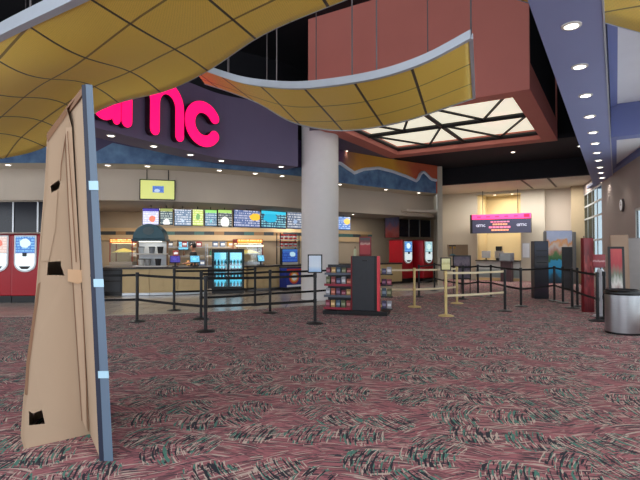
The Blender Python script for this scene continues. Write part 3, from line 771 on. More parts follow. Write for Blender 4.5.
sheet('easel_side', [sp(*p) for p in out], [[sp(*p) for p in h] for h in holes], card)
fo = [(67, 109, Yr), (84, 88, Yf+.03), (86, 190, Yf+.03), (93, 330, Yf+.03), (99, 457, Yf+.02), (90, 434, Yr), (80, 270, Yr), (72, 128, Yr)]
sheet('easel_flap', [at(*p) for p in fo], [], card)
back = Vector((-.30, .62, 0))
# far side, left wall and closing top of the easel
sheet('easel_far_side', [sp(*p)+back for p in [(24, 449), (30, 350), (40, 240), (47, 136), (67, 109), (72, 128), (80, 270), (90, 434)]], [], card)
lft = [(24, 449), (20.5, 436), (23, 400), (30, 350), (36, 290), (40, 240), (44.5, 185), (47, 136)]
m = MB(); A = [rel(sp(*p)) for p in lft]; m.strip(A, [a+back for a in A]); m.strip([a+Vector((.01, 0, 0)) for a in A], [a+back+Vector((.01, 0, 0)) for a in A]); m.build('easel_left_wall', card, st)
m = MB(); A = [rel(sp(47, 135.5)), rel(sp(67, 108.5)), rel(at(84, 87.5, Yf+.05))]; Bk = [a+back for a in A]
m.strip(A, Bk); m.strip([a+Vector((0, 0, .02)) for a in A], [a+Vector((0, 0, .02)) for a in Bk]); m.strip(A, [a+Vector((0, 0, .02)) for a in A]); m.build('easel_top', card_dark, st)
# overlay strips on the side, with dark strips painting the shade along folds
def ov(name, pts, d, mat): sheet(name, [sp(*p)-Vector((.0, d, 0)) for p in pts], [], mat, Vector((-.002, .006, 0)))
ov('overlay_panel', [(51.5, 194), (58.5, 190.5), (56, 230), (49.5, 261), (41.5, 261), (44.5, 215)], .012, card)
ov('crease_shade', [(66.4, 134), (67, 134), (62.2, 165), (61.2, 181), (60.7, 181), (61.6, 165)], .012, card_dark)
ov('centre_panel', [(67, 128), (73, 128), (86, 345), (88, 430), (84, 420), (76, 300), (70, 200)], .02, M('card_light', (196, 170, 145), .85, vary=.05))
ov('top_edge', [(47, 136), (67, 109.5), (68, 114), (48.5, 142)], .012, card_dark)
sheet('top_edge', [at(67, 109.5, Yr-.01), at(83.5, 89, Yf+.02), at(83.6, 94, Yf+.02), at(68, 115, Yr-.01)], [], card_dark, Vector((-.002, -.006, 0)))
ov('crease_shade', [(66.2, 140), (66.8, 140), (69.7, 200), (75.6, 300), (83.6, 420), (83, 420), (75, 300), (69.1, 200)], .024, card_dark)  # painted shadow of the raised centre panel along its left edge
ov('tape_flap', [(70, 269), (86, 270), (86.5, 281), (80, 283.5), (70, 281)], .035, M('card_flap', (214, 178, 142), .85, vary=.04))
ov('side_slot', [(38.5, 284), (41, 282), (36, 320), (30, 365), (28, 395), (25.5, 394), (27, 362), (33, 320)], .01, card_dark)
ov('crease_shade', [(69, 132), (69.6, 132), (78.5, 262), (77.5, 262)], .03, card_dark)
ov('crease_shade', [(83.2, 290), (84, 290), (90.6, 430), (89.8, 430)], .03, card_dark)
# the display board: navy core and a blue-grey film, running straight back
run = Vector((-.56, 1.22, 0))
def slabpoly(name, q, mat, zoff=None):
    m = MB(); A = [rel(at(px, py, Y)) for px, py, Y in q]; m.shell([A, [a+run for a in A]]); return m.build(name, mat, st)
Yb = fl(106, 461).y
slabpoly('board_core', [(99.3, 461, Yb), (104, 461.5, Yb), (85.5, 84, Yb), (81.5, 85, Yb)], navy)
bf = slabpoly('board_face', [(104.1, 461.5, Yb), (113.3, 461, Yb), (92.5, 85, Yb), (85.6, 84, Yb)], film)
def tapeband(ya, yb):
    def xs(y): t = (y-84)/(461-84); return 85.2+t*18.5, 93+t*20.7
    a0, a1 = xs(ya); b0, b1 = xs(yb)
    m = MB(); A = [rel(at(x, y, Yb))-Vector((0, .006, 0)) for x, y in ((a0-1, ya), (a1, ya), (b1, yb), (b0-1, yb))]
    m.shell([A, [a+Vector((0, .005, 0)) for a in A]]); m.build('tape_band', tape, st)
for ya, yb in ((181, 190), (279, 287), (371, 378)): tapeband(ya, yb)

# ---------------------------------------------------------------- steel bin
bp_ = fl(623.5, 333); Rb = .29
t = thing('litter_bin', 'round brushed steel bin with a black liner at the right edge', 'bin', tuple(bp_))
MB().lathe([(.0001, .012), (Rb, .012), (Rb, .74), (Rb-.012, .74), (Rb-.012, .05), (.0001, .05)], 48).build('body', steel, t, smooth=True)
MB().lathe([(Rb-.02, 0), (Rb+.004, 0), (Rb+.004, .035), (Rb-.02, .035)], 48, ring=True).build('foot_ring', black_plastic, t, smooth=True)
MB().lathe([(Rb+.012, .70), (Rb+.016, .72), (Rb+.016, .75), (Rb, .775), (Rb-.05, .775), (Rb-.06, .73), (Rb-.08, .3), (Rb-.1, .3), (Rb-.02, .69)], 48, ring=True).build('bin_liner', M('black_bin_liner', (16, 16, 18), .25, vary=.2, bump=.3, scale=6), t, smooth=True)
MB().lathe([(Rb-.055, .765), (Rb-.015, .765), (Rb-.01, .785), (Rb-.055, .79)], 48, ring=True).build('rim', black_plastic, t, smooth=True)

# ---------------------------------------------------------------- standees and signs to the right
def panel_standee(name, label, pxl, pxr, pyb, pyt, mat, side, cat, depth=.35, rz=0.0, Y=None):
    p = fl((pxl+pxr)/2, pyb); w = (pxr-pxl)/FPX*p.y; h = at((pxl+pxr)/2, pyt, p.y).z
    t = thing(name, label, cat, tuple(p), rz)
    MB().box(-w/2, 0, 0.005, w/2, depth, h).build('body', side, t, bevel=.008)
    MB().box(-w/2+.012, -.012, .03, w/2-.012, -.001, h-.02).build('printed_face', mat, t)
    return t, w, h
red_print = poster('red_floral_print', [(0, (90, 16, 26)), (.35, (142, 34, 42)), (.5, (84, 14, 24)), (.62, (160, 60, 60)), (.8, (100, 20, 30)), (1, (130, 30, 40))], 1, warp=.9)
t, w, h = panel_standee('film_standee', 'tall narrow dark red standee panel before the window', 584, 594.5, 312.4, 238, red_print, red_dark, 'standee', .12, 0)
for s in (-.07, .09): MB().cyl((s, .07, h), (s, .07, h+.05), .012, n=10).build('top_peg', black_metal, t)
t = thing('round_bollard', 'slim pale grey stand with a small red sign behind the stanchions by the bin', 'stand', tuple(fl(601, 316.3)))
MB().lathe([(.0001, 0), (.16, 0), (.16, .03), (.085, .05), (.0825, .98), (.06, 1.06), (.0001, 1.07)], 24).build('post', M('pale_grey_post', (190, 190, 196), .35), t, smooth=True)
MB().box(-.17, -.015, 1.1, .11, .015, 1.4).build('sign_plate', poster('red_sign_print', [(0, (120, 20, 34)), (.4, (150, 40, 54)), (.5, (206, 160, 160)), (.6, (140, 26, 40))], 4), t, bevel=.01)
MB().cyl((0, 0, 1.07), (0, 0, 1.1), .02, n=10).build('sign_neck', black_metal, t)
# framed poster, leaning board and a grey shadow sheet along the wall
def lean(name, label, pxl, pxr, Y, z1, frame, m, cat, ang=-8, rz=None, z0=0.0, thick=.04, fw_=.05):
    a = at((pxl+pxr)/2, 250, Y); w = (pxr-pxl)/FPX*Y
    t = thing(name, label, cat, (a.x, a.y, z0), rz or 0.0)
    T = Matrix.Rotation(math.radians(ang), 4, 'X'); f = MB(T)
    f.box(-w/2, 0, 0, w/2, thick, z1); f.build('frame', frame, t, bevel=.006)
    g = MB(T); g.box(-w/2+fw_, -.008, fw_, w/2-fw_, -.001, z1-fw_); g.build('poster', m, t)
    return t
rz_w = math.radians(-22)
lean('poster_easel', 'black framed red and white poster standing by the right wall behind the bin', 610, 624.5, 10.2, 1.58, black_plastic, poster('red_white_poster', [(0, (150, 40, 50)), (.2, (196, 140, 140)), (.35, (120, 26, 36)), (.5, (210, 206, 200)), (.6, (110, 120, 100)), (.78, (170, 40, 52)), (1, (190, 70, 70))], 7, warp=.3), 'poster', -5, rz_w)
lean('leaning_board', 'plain brown board leaning behind the framed red poster', 613, 629, 10.9, 1.86, M('brown_board', (150, 124, 104), .7), M('brown_board_face', (158, 132, 112), .7), 'board', -6, rz_w, fw_=.02)
lean('leaning_board', 'grey sheet painting the wall shadow at the right edge beside the brown board', 627, 648, 11.2, 1.80, M('shadow_sheet', (120, 114, 112), .7), M('shadow_sheet_face', (136, 130, 128), .7), 'board', -7, rz_w, fw_=.02)  # grey sheet added in place of a shadow on the right wall
# dark brochure tower, film poster standee, charcoal board
t, w, h = panel_standee('brochure_tower', 'tall dark navy display tower left of the blue film poster', 535, 548.5, 299, 241, poster('navy_panel', [(0, (20, 20, 30)), (.18, (46, 26, 44)), (.3, (24, 22, 34)), (.55, (30, 30, 44)), (.62, (66, 64, 66)), (.72, (28, 30, 44)), (.9, (44, 52, 74))], 3, warp=.1), M('navy_laminate', (26, 27, 40), .4), 'display stand', .4, math.radians(-10))
for k in range(3): MB().box(-w/2+.05, -.03, h*.62+k*.18, w/2-.05, -.013, h*.62+k*.18+.03).build('brochure_lip', black_plastic, t)
pf = poster('film_poster_print', [(0, (36, 70, 92)), (.12, (60, 90, 110)), (.2, (44, 150, 200)), (.42, (60, 160, 205)), (.46, (60, 110, 70)), (.55, (90, 130, 80)), (.6, (190, 140, 120)), (.7, (206, 196, 190)), (.8, (214, 150, 90)), (.84, (170, 180, 205)), (1, (150, 160, 190))], 2, warp=.34)
t, w, h = panel_standee('film_standee', 'wide blue and green film poster standee in the recess near the window', 547, 572, 283.5, 230.5, pf, M('grey_standee_side', (96, 98, 104), .6), 'standee', .3, math.radians(-8))
for s in (-1, 1): MB().box(s*w/2-.06+(.06 if s > 0 else -.06), -.1, .005, s*w/2+.06+(.06 if s > 0 else -.06), -.002, h*.97).build('side_wing', M('standee_wing_%d' % s, (104, 102, 100), .6), t)
t, w, h = panel_standee('leaflet_board', 'slim charcoal board in front of the blue film poster', 563, 572.5, 290, 247, M('charcoal_print', (74, 78, 84), .4, vary=.2, scale=4), charcoal, 'board', .08, math.radians(-12))

# ---------------------------------------------------------------- red drink machines
disp_blue = screen('drink_screen', (50, 110, 190), (150, 215, 240), (210, 235, 250), 1.0, 6, None, (.5, .6, .28))
disp_pink = screen('drink_screen_pink', (220, 190, 180), (240, 230, 225), (225, 120, 100), .95, 6, None, (.5, .6, .28))
disp_white = E('drink_bay_light', (206, 222, 226), .75, base=(225, 228, 230))
def drink_machine(loc, rz, label, group, scr):
    t = thing('drink_machine', label, 'drink machine', tuple(loc), rz, group)
    W, D, H_ = .39, .8, 1.97
    MB().box(-W+.02, .03, 0, W-.02, D-.02, .2).build('plinth', black_plastic, t)
    MB().box(-W, 0, .2, W, D, H_-.04).build('cabinet', red_gloss, t, bevel=.03)
    MB().box(-W-.005, -.005, H_-.04, W+.005, D, H_).build('top_cap', red_dark, t, bevel=.01)
    def arch(w, zb_, zt_, n=14, r=None):
        r = r or w
        return [(-w, zt_), ]+[(-w*math.cos(PI*i/n), zb_+r-r*math.sin(PI*i/n)) for i in range(n+1)]+[(w, zt_)]
    MB().prism_xz(arch(.305, .87, 1.92, r=.26), -.03, .0).build('bezel', M('pale_silver_bezel', (206, 208, 212), .3, .2), t, bevel=.01)
    MB().prism_xz(arch(.26, .92, 1.40, r=.22), -.036, -.0305).build('dispensing_bay', disp_white, t)
    MB().box(-.26, -.038, 1.42, .26, -.0305, 1.88).build('touch_screen', scr, t)
    MB().prism_xz([(-.16, .95+.09), (-.08, .96), (.08, .96), (.16, .95+.09)], -.06, -.0365).build('drip_tray', black_plastic, t)
    MB().box(-.05, -.085, 1.32, .05, -.0365, 1.42).build('nozzle', charcoal, t, bevel=.008)
    return t
lm = fl(27, 303)
drink_machine(fl(25, 303), math.radians(4), 'red self-serve drink machine nearest the cardboard standee, blue screen', 'drink machines at the left', disp_blue)
drink_machine(fl(-3, 303), math.radians(4), 'red self-serve drink machine cut by the left edge, pinkish screen', 'drink machines at the left', disp_pink)
drink_machine(at(408, 282, 22.0).xy.to_3d(), math.radians(42), 'red self-serve drink machine showing its long red side, left of the pair', 'drink machines at the right', disp_blue)
drink_machine(at(428.5, 282, 22.3).xy.to_3d(), math.radians(42), 'red self-serve drink machine against the cream pilaster', 'drink machines at the right', screen('drink_screen_pale', (130, 180, 190), (220, 235, 235), (200, 225, 220), .95, 6, None, (.5, .5, .3)))
# dark upper panels behind the machines
def wall_panels(pts, zz, label0, group):
    for i, ((a, b), lab) in enumerate(zip(pts, label0)):
        pa, pb = a, b; d = pb-pa; w = d.length; mid = (pa+pb)/2
        t = thing('wall_panel', lab, 'panel', (mid.x, mid.y, zz[0]), math.atan2(d.y, d.x), group)
        MB().box(-w/2, -.03, 0, w/2, -.002, zz[1]-zz[0]).build('dark_panel', dark_glass, t)
        MB().box(w/2-.05, -.045, 0, w/2, -.0301, zz[1]-zz[0]).build('edge_strip', alu, t)
LP = offset(MUR, 1.45)
wall_panels([(hit(LP, -13), hit(LP, 14.5)), (hit(LP, 15), hit(LP, 39)), (hit(LP, 39.5), hit(LP, 62))], (2.04, 2.96), ['dark glossy wall panel above the left edge drink machine', 'dark glossy wall panel above the left drink machine with the blue screen', 'dark glossy wall panel partly behind the cardboard standee'], 'dark panels at the left')
b1 = hit(BACK, 400); bq = lambda px: Vector(at(px, 250, 23.4+(px-400)*.035).xy)-Vector((.05, .12))
wall_panels([(bq(400), bq(409.5)), (bq(410), bq(420)), (bq(421), bq(431))], (2.15, 3.0), ['dark glossy wall panel above the right pair of drink machines, leftmost', 'dark glossy wall panel above the right pair of drink machines, middle', 'dark glossy wall panel above the right pair of drink machines, against the pilaster'], 'dark panels at the right')
t = thing('backlit_poster', 'blurred red and blue backlit poster left of the dark panels at the right', 'poster', tuple(at(392, 238, 23.0)), math.radians(24))
MB().box(-.40, -.02, 0, .40, .03, 1.5).build('frame', charcoal, t)
MB().box(-.38, -.028, .02, .38, -.0201, 1.48).build('print', poster('red_blue_print', [(0, (150, 60, 56)), (.2, (170, 90, 84)), (.5, (96, 96, 130)), (.8, (120, 120, 150)), (1, (140, 130, 140))], 8, warp=.7), t)

# ---------------------------------------------------------------- concession counter
CF = offset(MUR, 2.5)
seg_px = [101, 122.5, 150, 178, 208, 248, 278, 306]
labs = ['black drawer-front counter unit just right of the cardboard standee', 'tan counter unit below the teal dome cart, left', 'tan counter unit below the teal dome cart, right', 'tan counter unit left of the drinks cooler', 'tan counter unit behind the drinks cooler', 'tan counter unit right of the drinks cooler', 'tan counter unit beside the round column']
def unit_pts(curve, pa, pb, dep):
    """plan corners of a unit that fans along a curve: front a, b and back b2, a2, in the unit's local frame"""
    a, b = hit(curve, pa), hit(curve, pb)
    def nrm(px):
        t = hit(curve, px+2)-hit(curve, px-2); return Vector((-t.y, t.x)).normalized()
    d = b-a; mid = (a+b)/2; ang = math.atan2(d.y, d.x); Ri = Matrix.Rotation(-ang, 2)
    a2, b2 = a+nrm(pa)*dep, b+nrm(pb)*dep
    return mid, ang, d.length, [Ri @ (q-mid) for q in (a, b, b2, a2)]
def inset(q, e0, e1, s):                                              # front moved by e0, back by e1, sides pulled in by s
    a, b, b2, a2 = q; out = []
    la, lb = (a2-a).normalized(), (b2-b).normalized(); ex = Vector((1, 0))
    return [a+la*e0+ex*s, b+lb*e0-ex*s, b2-lb*e1-ex*s, a2-la*e1+ex*s]
for i in range(7):
    if i == 4: continue
    mid, ang, w, q = unit_pts(CF, seg_px[i], seg_px[i+1], .6)
    t = thing('counter_unit', labs[i], 'counter', (mid.x, mid.y, 0), ang, 'concession counter units')
    MB().prism(inset(q, .06, .03, .008), .006, .1).build('plinth', black_plastic, t)
    MB().prism(inset(q, 0, 0, .006), .101, .87).build('cabinet', black_plastic if i == 0 else tan, t)
    if i == 0:
        for k in range(2): MB().box(-w/2+.05, -.02, .15+k*.36, w/2-.05, -.001, .46+k*.36).build('drawer', charcoal, t, bevel=.005)
    else:
        n = 2
        for k in range(n):
            xa = -w/2+.03+(w-.06)*k/n; MB().box(xa+.01, -.015, .14, xa+(w-.06)/n-.01, -.001, .80).build('front_panel', tan, t, bevel=.005)
        MB().box(-w/2+.008, -.02, .02, w/2-.008, .055, .099).build('kick_strip', steel, t)
for pa_, pb_, lab in ((101, 210.5, 'long dark stone worktop on the counter left of the drinks cooler'), (248.5, 309, 'dark stone worktop on the counter right of the drinks cooler')):
    cp = clip(offset(MUR, 2.44), pa_, pb_, 24); mt = MB(); slab(mt, cp, offset(cp, .72), .875, .93); tag(mt.build('stone_worktop', wood_top), lab, 'worktop')
ZC = .93
# right-hand counter behind the column and rack
CR = [at(342, 250, 19.5).xy, at(402, 250, 21.6).xy]
d = CR[1]-CR[0]; mid = (CR[0]+CR[1])/2
t = thing('counter_unit', 'tan counter behind the candy rack, right of the round column', 'counter', (mid.x, mid.y, 0), math.atan2(d.y, d.x))
w = d.length
MB().box(-w/2, .05, .006, w/2, .6, .1).build('plinth', black_plastic, t); MB().box(-w/2, 0, .1, w/2, .65, .87).build('cabinet', tan, t, bevel=.006); MB().box(-w/2-.02, -.03, .871, w/2+.02, .68, .93).build('top', wood_top, t)

# back bench and shelving of the kitchen
BL = offset(BACK, -.75)
segb = [104, 128, 160, 205, 240, 272, 304, 338, 372]
blabs = ['back bench section behind the popcorn warmer at the left', 'back bench section behind the teal dome cart', 'back bench section behind the worker', 'back bench section behind the drinks cooler', 'back bench section under the warm lit food cabinet', 'back bench section behind the blue menu panel', 'back bench section behind the round column', 'back bench section behind the candy rack']
for i in range(8):
    if i == 5: continue
    mid, ang, w, q = unit_pts(BL, segb[i], segb[i+1], .62)
    t = thing('back_bench', blabs[i], 'cabinet', (mid.x, mid.y, 0), ang, 'steel back benches in the kitchen')
    MB().prism(inset(q, .02, .02, .015), .006, .86).build('cabinet', charcoal, t); MB().prism(inset(q, 0, 0, .012), .861, .9).build('top', steel, t)
    if i in (1, 2, 3):
        for z in (1.25, 1.6):
            MB().prism(inset(q, .32, .01, .02), z, z+.03).build('shelf', wire_white if i != 2 else steel, t)
        for s in (-1, 1): MB().box(s*(w/2-.08)-.015, .57, .901, s*(w/2-.08)+.015, .595, 1.75).build('shelf_post', steel, t)
# tile band under the menus
def tile_band():
    t = NT('tile_band_mosaic'); b = t.b; s = t.sep(t.coord('Object'))
    f = t.math('FLOOR', t.math('MULTIPLY', s[0], 2.6)); wn = t.node('ShaderNodeTexWhiteNoise', noise_dimensions='1D'); t.link(f, wn.inputs['W']); n = wn.outputs['Value']
    c = t.mix(t.math('GREATER_THAN', n, .52), col(60, 66, 70), col(150, 118, 84)); c = t.mix(t.math('GREATER_THAN', n, .78), c, col(70, 110, 108))
    g = t.math('MULTIPLY', t.math('GREATER_THAN', s[2], 2.10), t.math('LESS_THAN', s[2], 2.24))
    t.link(t.mix(g, col(206, 178, 138), c), b.inputs['Base Color']); b.inputs['Roughness'].default_value = .4
    return t.m
TB = clip(offset(BACK, -.08), 92, 372, 40)
struct('trim_3', band(MB(), TB, 1.88, 2.38, .06), tile_band())
# clutter on the shelves: cups, tubs and boxes
cols = {'paper_cup': [(230, 228, 224), (196, 60, 60), (150, 190, 210)], 'carton': [(206, 196, 180), (196, 150, 70), (150, 50, 50), (90, 110, 140), (60, 60, 66)], 'bottle': [(90, 60, 40), (196, 120, 50), (60, 110, 90), (210, 205, 195)]}
proto = {}
def clutter(kind, ci, p, rz, label, group):
    key = (kind, ci)
    if key not in proto:
        mt_ = M('%s_colour_%d' % (kind, ci), cols[kind][ci], .5, vary=.12, scale=8)
        t = thing(kind, label, {'paper_cup': 'cup', 'carton': 'box', 'bottle': 'bottle'}[kind], tuple(p), rz, group)
        if kind == 'paper_cup':
            MB().lathe([(.0001, 0), (.045, 0), (.062, .17), (.0001, .17)], 14).build('cup', mt_, t, smooth=True)
            MB().lathe([(.0001, .171), (.066, .171), (.066, .185), (.05, .195), (.0001, .195)], 14).build('lid', wire_white, t)
        elif kind == 'carton':
            MB().box(-.1, -.07, 0, .1, .07, .2).build('box', mt_, t, bevel=.005); MB().box(-.075, -.0765, .05, .075, -.0701, .14).build('printed_label', paper, t)
        else:
            MB().lathe([(.0001, 0), (.04, 0), (.04, .15), (.016, .2), (.016, .24), (.0001, .24)], 14).build('bottle', mt_, t, smooth=True)
            MB().lathe([(.0001, .241), (.019, .241), (.019, .262), (.0001, .262)], 12).build('cap', black_plastic, t)
        proto[key] = t; return t
    return dup(proto[key], tuple(p), rz, label, group)
names = {0: 'pale', 1: 'amber', 2: 'red', 3: 'blue', 4: 'dark'}
cn = {'paper_cup': ['white', 'red', 'light blue'], 'carton': ['beige', 'amber', 'dark red', 'slate blue', 'charcoal'], 'bottle': ['brown', 'orange', 'green', 'cream']}
rowname = {.90: 'bench top', 1.28: 'lower shelf', 1.63: 'upper shelf'}
where = lambda px: ('behind the teal dome cart' if px < 166 else 'behind the worker' if px < 208 else 'above the drinks cooler' if px < 246 else 'right of the warm food cabinet')
cnt = {}
for z, px0, px1, stp in ((1.63, 133, 231, 6.5), (1.28, 133, 231, 7.0), (.90, 166, 231, 9.5)):
    x = px0
    while x < px1:
        if not (236 < x < 268) and all(abs(x-q) > 3.2 for q in segb):
            kind = random.choice(['paper_cup', 'carton', 'carton', 'bottle']); ci = random.randrange(len(cols[kind]))
            off = -.28 if z > 1 else -.45
            p = hit(offset(BACK, off), x)
            c_ = (kind, ci, z, where(x)); cnt[c_] = cnt.get(c_, 0)+1
            lab = '%s %s on the %s %s' % (cn[kind][ci], {'paper_cup': 'lidded cup', 'carton': 'carton', 'bottle': 'bottle'}[kind], rowname[z], where(x))
            if cnt[c_] > 1: lab += ', %s such from left' % ORD[cnt[c_]-1]
            clutter(kind, ci, (p.x, p.y, z+.002), random.uniform(-.3, .3)+.35, lab, 'supplies on the kitchen shelves')
        x += stp*random.uniform(1.0, 1.35)
# popcorn warmers
pop_m = M('popcorn', (236, 206, 120), .9, vary=.25, scale=40, bump=.8)
def warmer(p, rz, w, label, sgn, h=.95, z=ZC, dd=.6, popz=.3):
    t = thing('popcorn_warmer', label, 'food warmer', (p.x, p.y, z), rz)
    MB().box(-w/2, 0, 0, w/2, dd, .12).build('base', steel, t, bevel=.006)
    f = MB()
    for x in (-w/2+.015, w/2-.015):
        for y in (.015, dd-.015): f.box(x-.014, y-.014, .121, x+.014, y+.014, h-.16)
    f.build('frame', red_dark, t)
    MB().box(-w/2+.03, .008, .121, w/2-.03, .014, h-.16).build('glass_front', glass_m, t)
    MB().box(-w/2, 0, h-.16, w/2, dd, h).build('canopy_box', red_dark if popz else steel, t, bevel=.006)
    MB().box(-w/2+.03, -.012, h-.14, w/2-.03, -.001, h-.02).build('lit_sign', sgn, t)
    MB().box(-w/2+.06, .05, h-.175, w/2-.06, dd-.05, h-.1605).build('heat_lamp', E('heat_lamp', (255, 214, 150), 3.0), t)
    MB().box(-w/2+.03, .03, .44, w/2-.03, dd-.03, .455).build('tray', steel, t)
    m = MB(); n = 14
    A = [[(-w/2+.04+(w-.08)*i/n, .04+(dd-.08)*j/6, .456+.14*math.sin(PI*i/n)*math.sin(PI*j/6)+.02*random.random()) for i in range(n+1)] for j in range(7)]
    vs = [q for r in A for q in r]; m.add(vs, [(j*(n+1)+i, j*(n+1)+i+1, (j+1)*(n+1)+i+1, (j+1)*(n+1)+i) for j in range(6) for i in range(n)])
    tag(m.build('popcorn_heap', pop_m, t), kind='stuff')
    return t
sg1 = screen('warm_sign', (255, 130, 30), (255, 235, 170), (255, 180, 80), 1.6, 2, None, (.5, .5, .1))
p = hit(offset(MUR, 4.2), 121); warmer(p, .03, .82, 'popcorn warmer with an orange lit sign left of the teal dome cart', sg1, .96, .95)
tb = thing('back_bench', 'steel stand carrying the popcorn warmer left of the teal dome cart', 'cabinet', (p.x, p.y, 0), .03); MB().box(-.5, -.05, .006, .5, .7, .9).build('cabinet', charcoal, tb); MB().box(-.52, -.06, .901, .52, .72, .946).build('top', steel, tb)
p = hit(offset(BACK, -.95), 250); warmer(p, .45, 1.05, 'wide food cabinet with an orange strip and bright white shelf light', screen('warm_sign_strip', (255, 150, 40), (255, 230, 150), (255, 170, 80), 1.5, 1, None, (.5, .5, .1)), 1.02, .905)
p = hit(offset(BACK, -1.05), 250)
t = thing('shelf_light', 'bright white tube light in front of the wide food cabinet', 'light', (p.x, p.y-.06, 1.63), .45); MB().box(-.55, 0, 0, .55, .05, .07).build('housing', steel, t); MB().box(-.54, -.03, .005, .54, -.001, .06).build('tube', E('shelf_tube', (255, 244, 200), 1.8), t)
# teal dome cart
p = hit(offset(MUR, 2.47), 148.5)
t = thing('dome_cart', 'display stand with a teal half dome roof on the counter', 'kiosk', (p.x, p.y, ZC), math.radians(2))
w = .52
prof = [(w*math.cos(a), .50*math.sin(a)) for a in [PI*i/20 for i in range(21)]]
MB().prism_xz([(x, .93+z) for x, z in prof], -.02, .5).build('dome_roof', teal, t, bevel=.02)
MB().box(-w-.03, -.05, .86, w+.03, .52, .929).build('dome_rim', M('teal_rim', (44, 78, 92), .4), t, bevel=.01)
MB().lathe([(.0001, 0), (.13, 0), (.13, .012), (.0001, .012)], 24).build('roundel', M('roundel_paint', (92, 110, 116), .5), t).matrix_local = Matrix.Translation((0, -.021, 1.2)) @ Matrix.Rotation(PI/2, 4, 'X') @ Matrix.Scale(1.4, 4, (1, 0, 0))
for x in (-w+.03, w-.03): MB().box(x-.025, .42, .0, x+.025, .47, .859).build('post', card_dark, t)
for z in (.02, .42): MB().box(-w+.01, .0, z, w-.01, .45, z+.035).build('shelf', wire_white, t)
MB().box(-w+.06, .46, .03, w-.06, .48, .85).build('back_panel', paper, t)
MB().box(-.35, .1, .84, .35, .3, .858).build('under_light', E('dome_under_light', (255, 248, 230), 2.5), t)
items = [('dark_bag', (30, 30, 34), .26, 0), ('pale_tub', (210, 206, 200), -.3, 0), ('grey_tub', (150, 150, 150), -.08, 0), ('pale_tub', (190, 196, 200), -.3, 1), ('dark_bag', (26, 26, 30), .33, 1), ('grey_tub', (120, 124, 130), .05, 1)]
for k, (nm, c, x, lv) in enumerate(items):
    q = Vector(t.location)+Vector((x, .18, (.057, .457)[lv]))
    o = thing('snack_tub', ['black tub low right in the teal dome stand', 'white tub low left in the teal dome stand', 'grey tub low middle in the teal dome stand', 'white tub on the upper shelf of the teal dome stand', 'black tub on the upper shelf of the teal dome stand', 'grey tub on the upper shelf of the teal dome stand'][k], 'tub', tuple(q), 0, 'tubs in the dome stand')
    MB().lathe([(.0001, 0), (.08, 0), (.1, .2), (.0001, .2)], 16).build('tub', M('tub_colour_%d' % k, c, .5), o, smooth=True); MB().lathe([(.0001, .201), (.105, .201), (.105, .225), (.0001, .23)], 16).build('lid', charcoal, o)
# tills
cy = screen('till_screen', (60, 160, 200), (190, 240, 250), (120, 210, 235), 1.2, 5, None, (.4, .5, .2)); pu = screen('till_screen_violet', (60, 50, 150), (130, 120, 210), (90, 90, 190), .8, 5, None, (.4, .5, .2))
def till(px, label, sc, cat='till'):
    p = hit(offset(MUR, 2.75), px); a = hit(offset(MUR, 2.75), px+6)-p
    t = thing('till_monitor', label, cat, (p.x, p.y, ZC), math.atan2(a.y, a.x), 'tills on the concession counter')
    MB().box(-.1, -.02, 0, .1, .2, .03).build('foot', black_plastic, t, bevel=.006); MB().box(-.025, .07, .03, .025, .11, .18).build('stem', black_plastic, t)
    T = Matrix.Translation((0, .05, .14)) @ Matrix.Rotation(math.radians(-14), 4, 'X'); b = MB(T); b.box(-.17, 0, 0, .17, .035, .25); b.build('housing', black_plastic, t, bevel=.006)
    g = MB(T); g.box(-.155, -.006, .015, .155, -.001, .235); g.build('display', sc, t)
till(175.5, 'till with a violet screen left of the worker', pu); till(195.5, 'till with a cyan screen in front of the worker', cy); till(262.5, 'till with a cyan screen right of the drinks cooler', cy)
p = hit(offset(BACK, -.16), 183.5)
t = thing('wall_screen', 'small cyan order screen mounted high beside the worker', 'screen', (p.x, p.y, 1.5), .15)
MB().box(-.2, -.06, .0, .2, .0, .34).build('housing', black_plastic, t); MB().box(-.18, -.068, .02, .18, -.0601, .32).build('display', cy, t)
# red tub rack and blue menu panel right of the kitchen
p = hit(offset(BACK, -.62), 290)
t = thing('tub_rack', 'steel rack of red tubs above the blue menu panel', 'rack', (p.x, p.y, 0), .5)
for x in (-.42, .42):
    for y in (.02, .38): MB().box(x-.015, y-.015, .006, x+.015, y+.015, 2.2).build('post', black_metal, t)
for z in (1.62, 1.92): MB().box(-.43, 0, z, .43, .4, z+.02).build('shelf', steel, t)
tub_m = M('red_tub', (190, 44, 44), .5, vary=.1, scale=10); k = 0
for z in (1.642, 1.942):
    for i in range(4):
        q = Vector(t.location)+Matrix.Rotation(.5, 3, 'Z') @ Vector((-.3+.2*i, .16, z))
        o = thing('popcorn_tub', '%s red tub from the left on the %s shelf of the tub rack' % (ORD[i], 'lower' if z < 1.8 else 'upper'), 'tub', tuple(q), .5, 'red tubs on the rack')
        MB().lathe([(.0001, 0), (.065, 0), (.09, .2), (.084, .2), (.062, .01), (.0001, .01)], 16).build('tub', tub_m, o, smooth=True)
        MB().lathe([(.079, .07), (.0835, .07), (.0875, .13), (.082, .13)], 16, ring=True).build('white_band', paper, o, smooth=True); k += 1
p = hit(offset(MUR, 2.62), 290); a = hit(offset(MUR, 2.62), 300)-p; ra = math.atan2(a.y, a.x)
t = thing('menu_panel', 'deep blue lit panel with a white round picture, beside the round column', 'screen', (p.x, p.y, ZC), ra)
ww = .78
MB().box(-ww/2, 0, 0, ww/2, .1, .62).build('housing', black_plastic, t); MB().box(-ww/2+.02, -.008, .1, ww/2-.02, -.001, .6).build('display', screen('blue_panel', (30, 66, 150), (70, 120, 200), (180, 215, 230), .8, 5, (60, 110, 180), (.66, .62, .2)), t)
MB().box(-ww/2+.02, -.03, .0, ww/2-.02, -.001, .09).build('lower_ledge', wire_white, t)
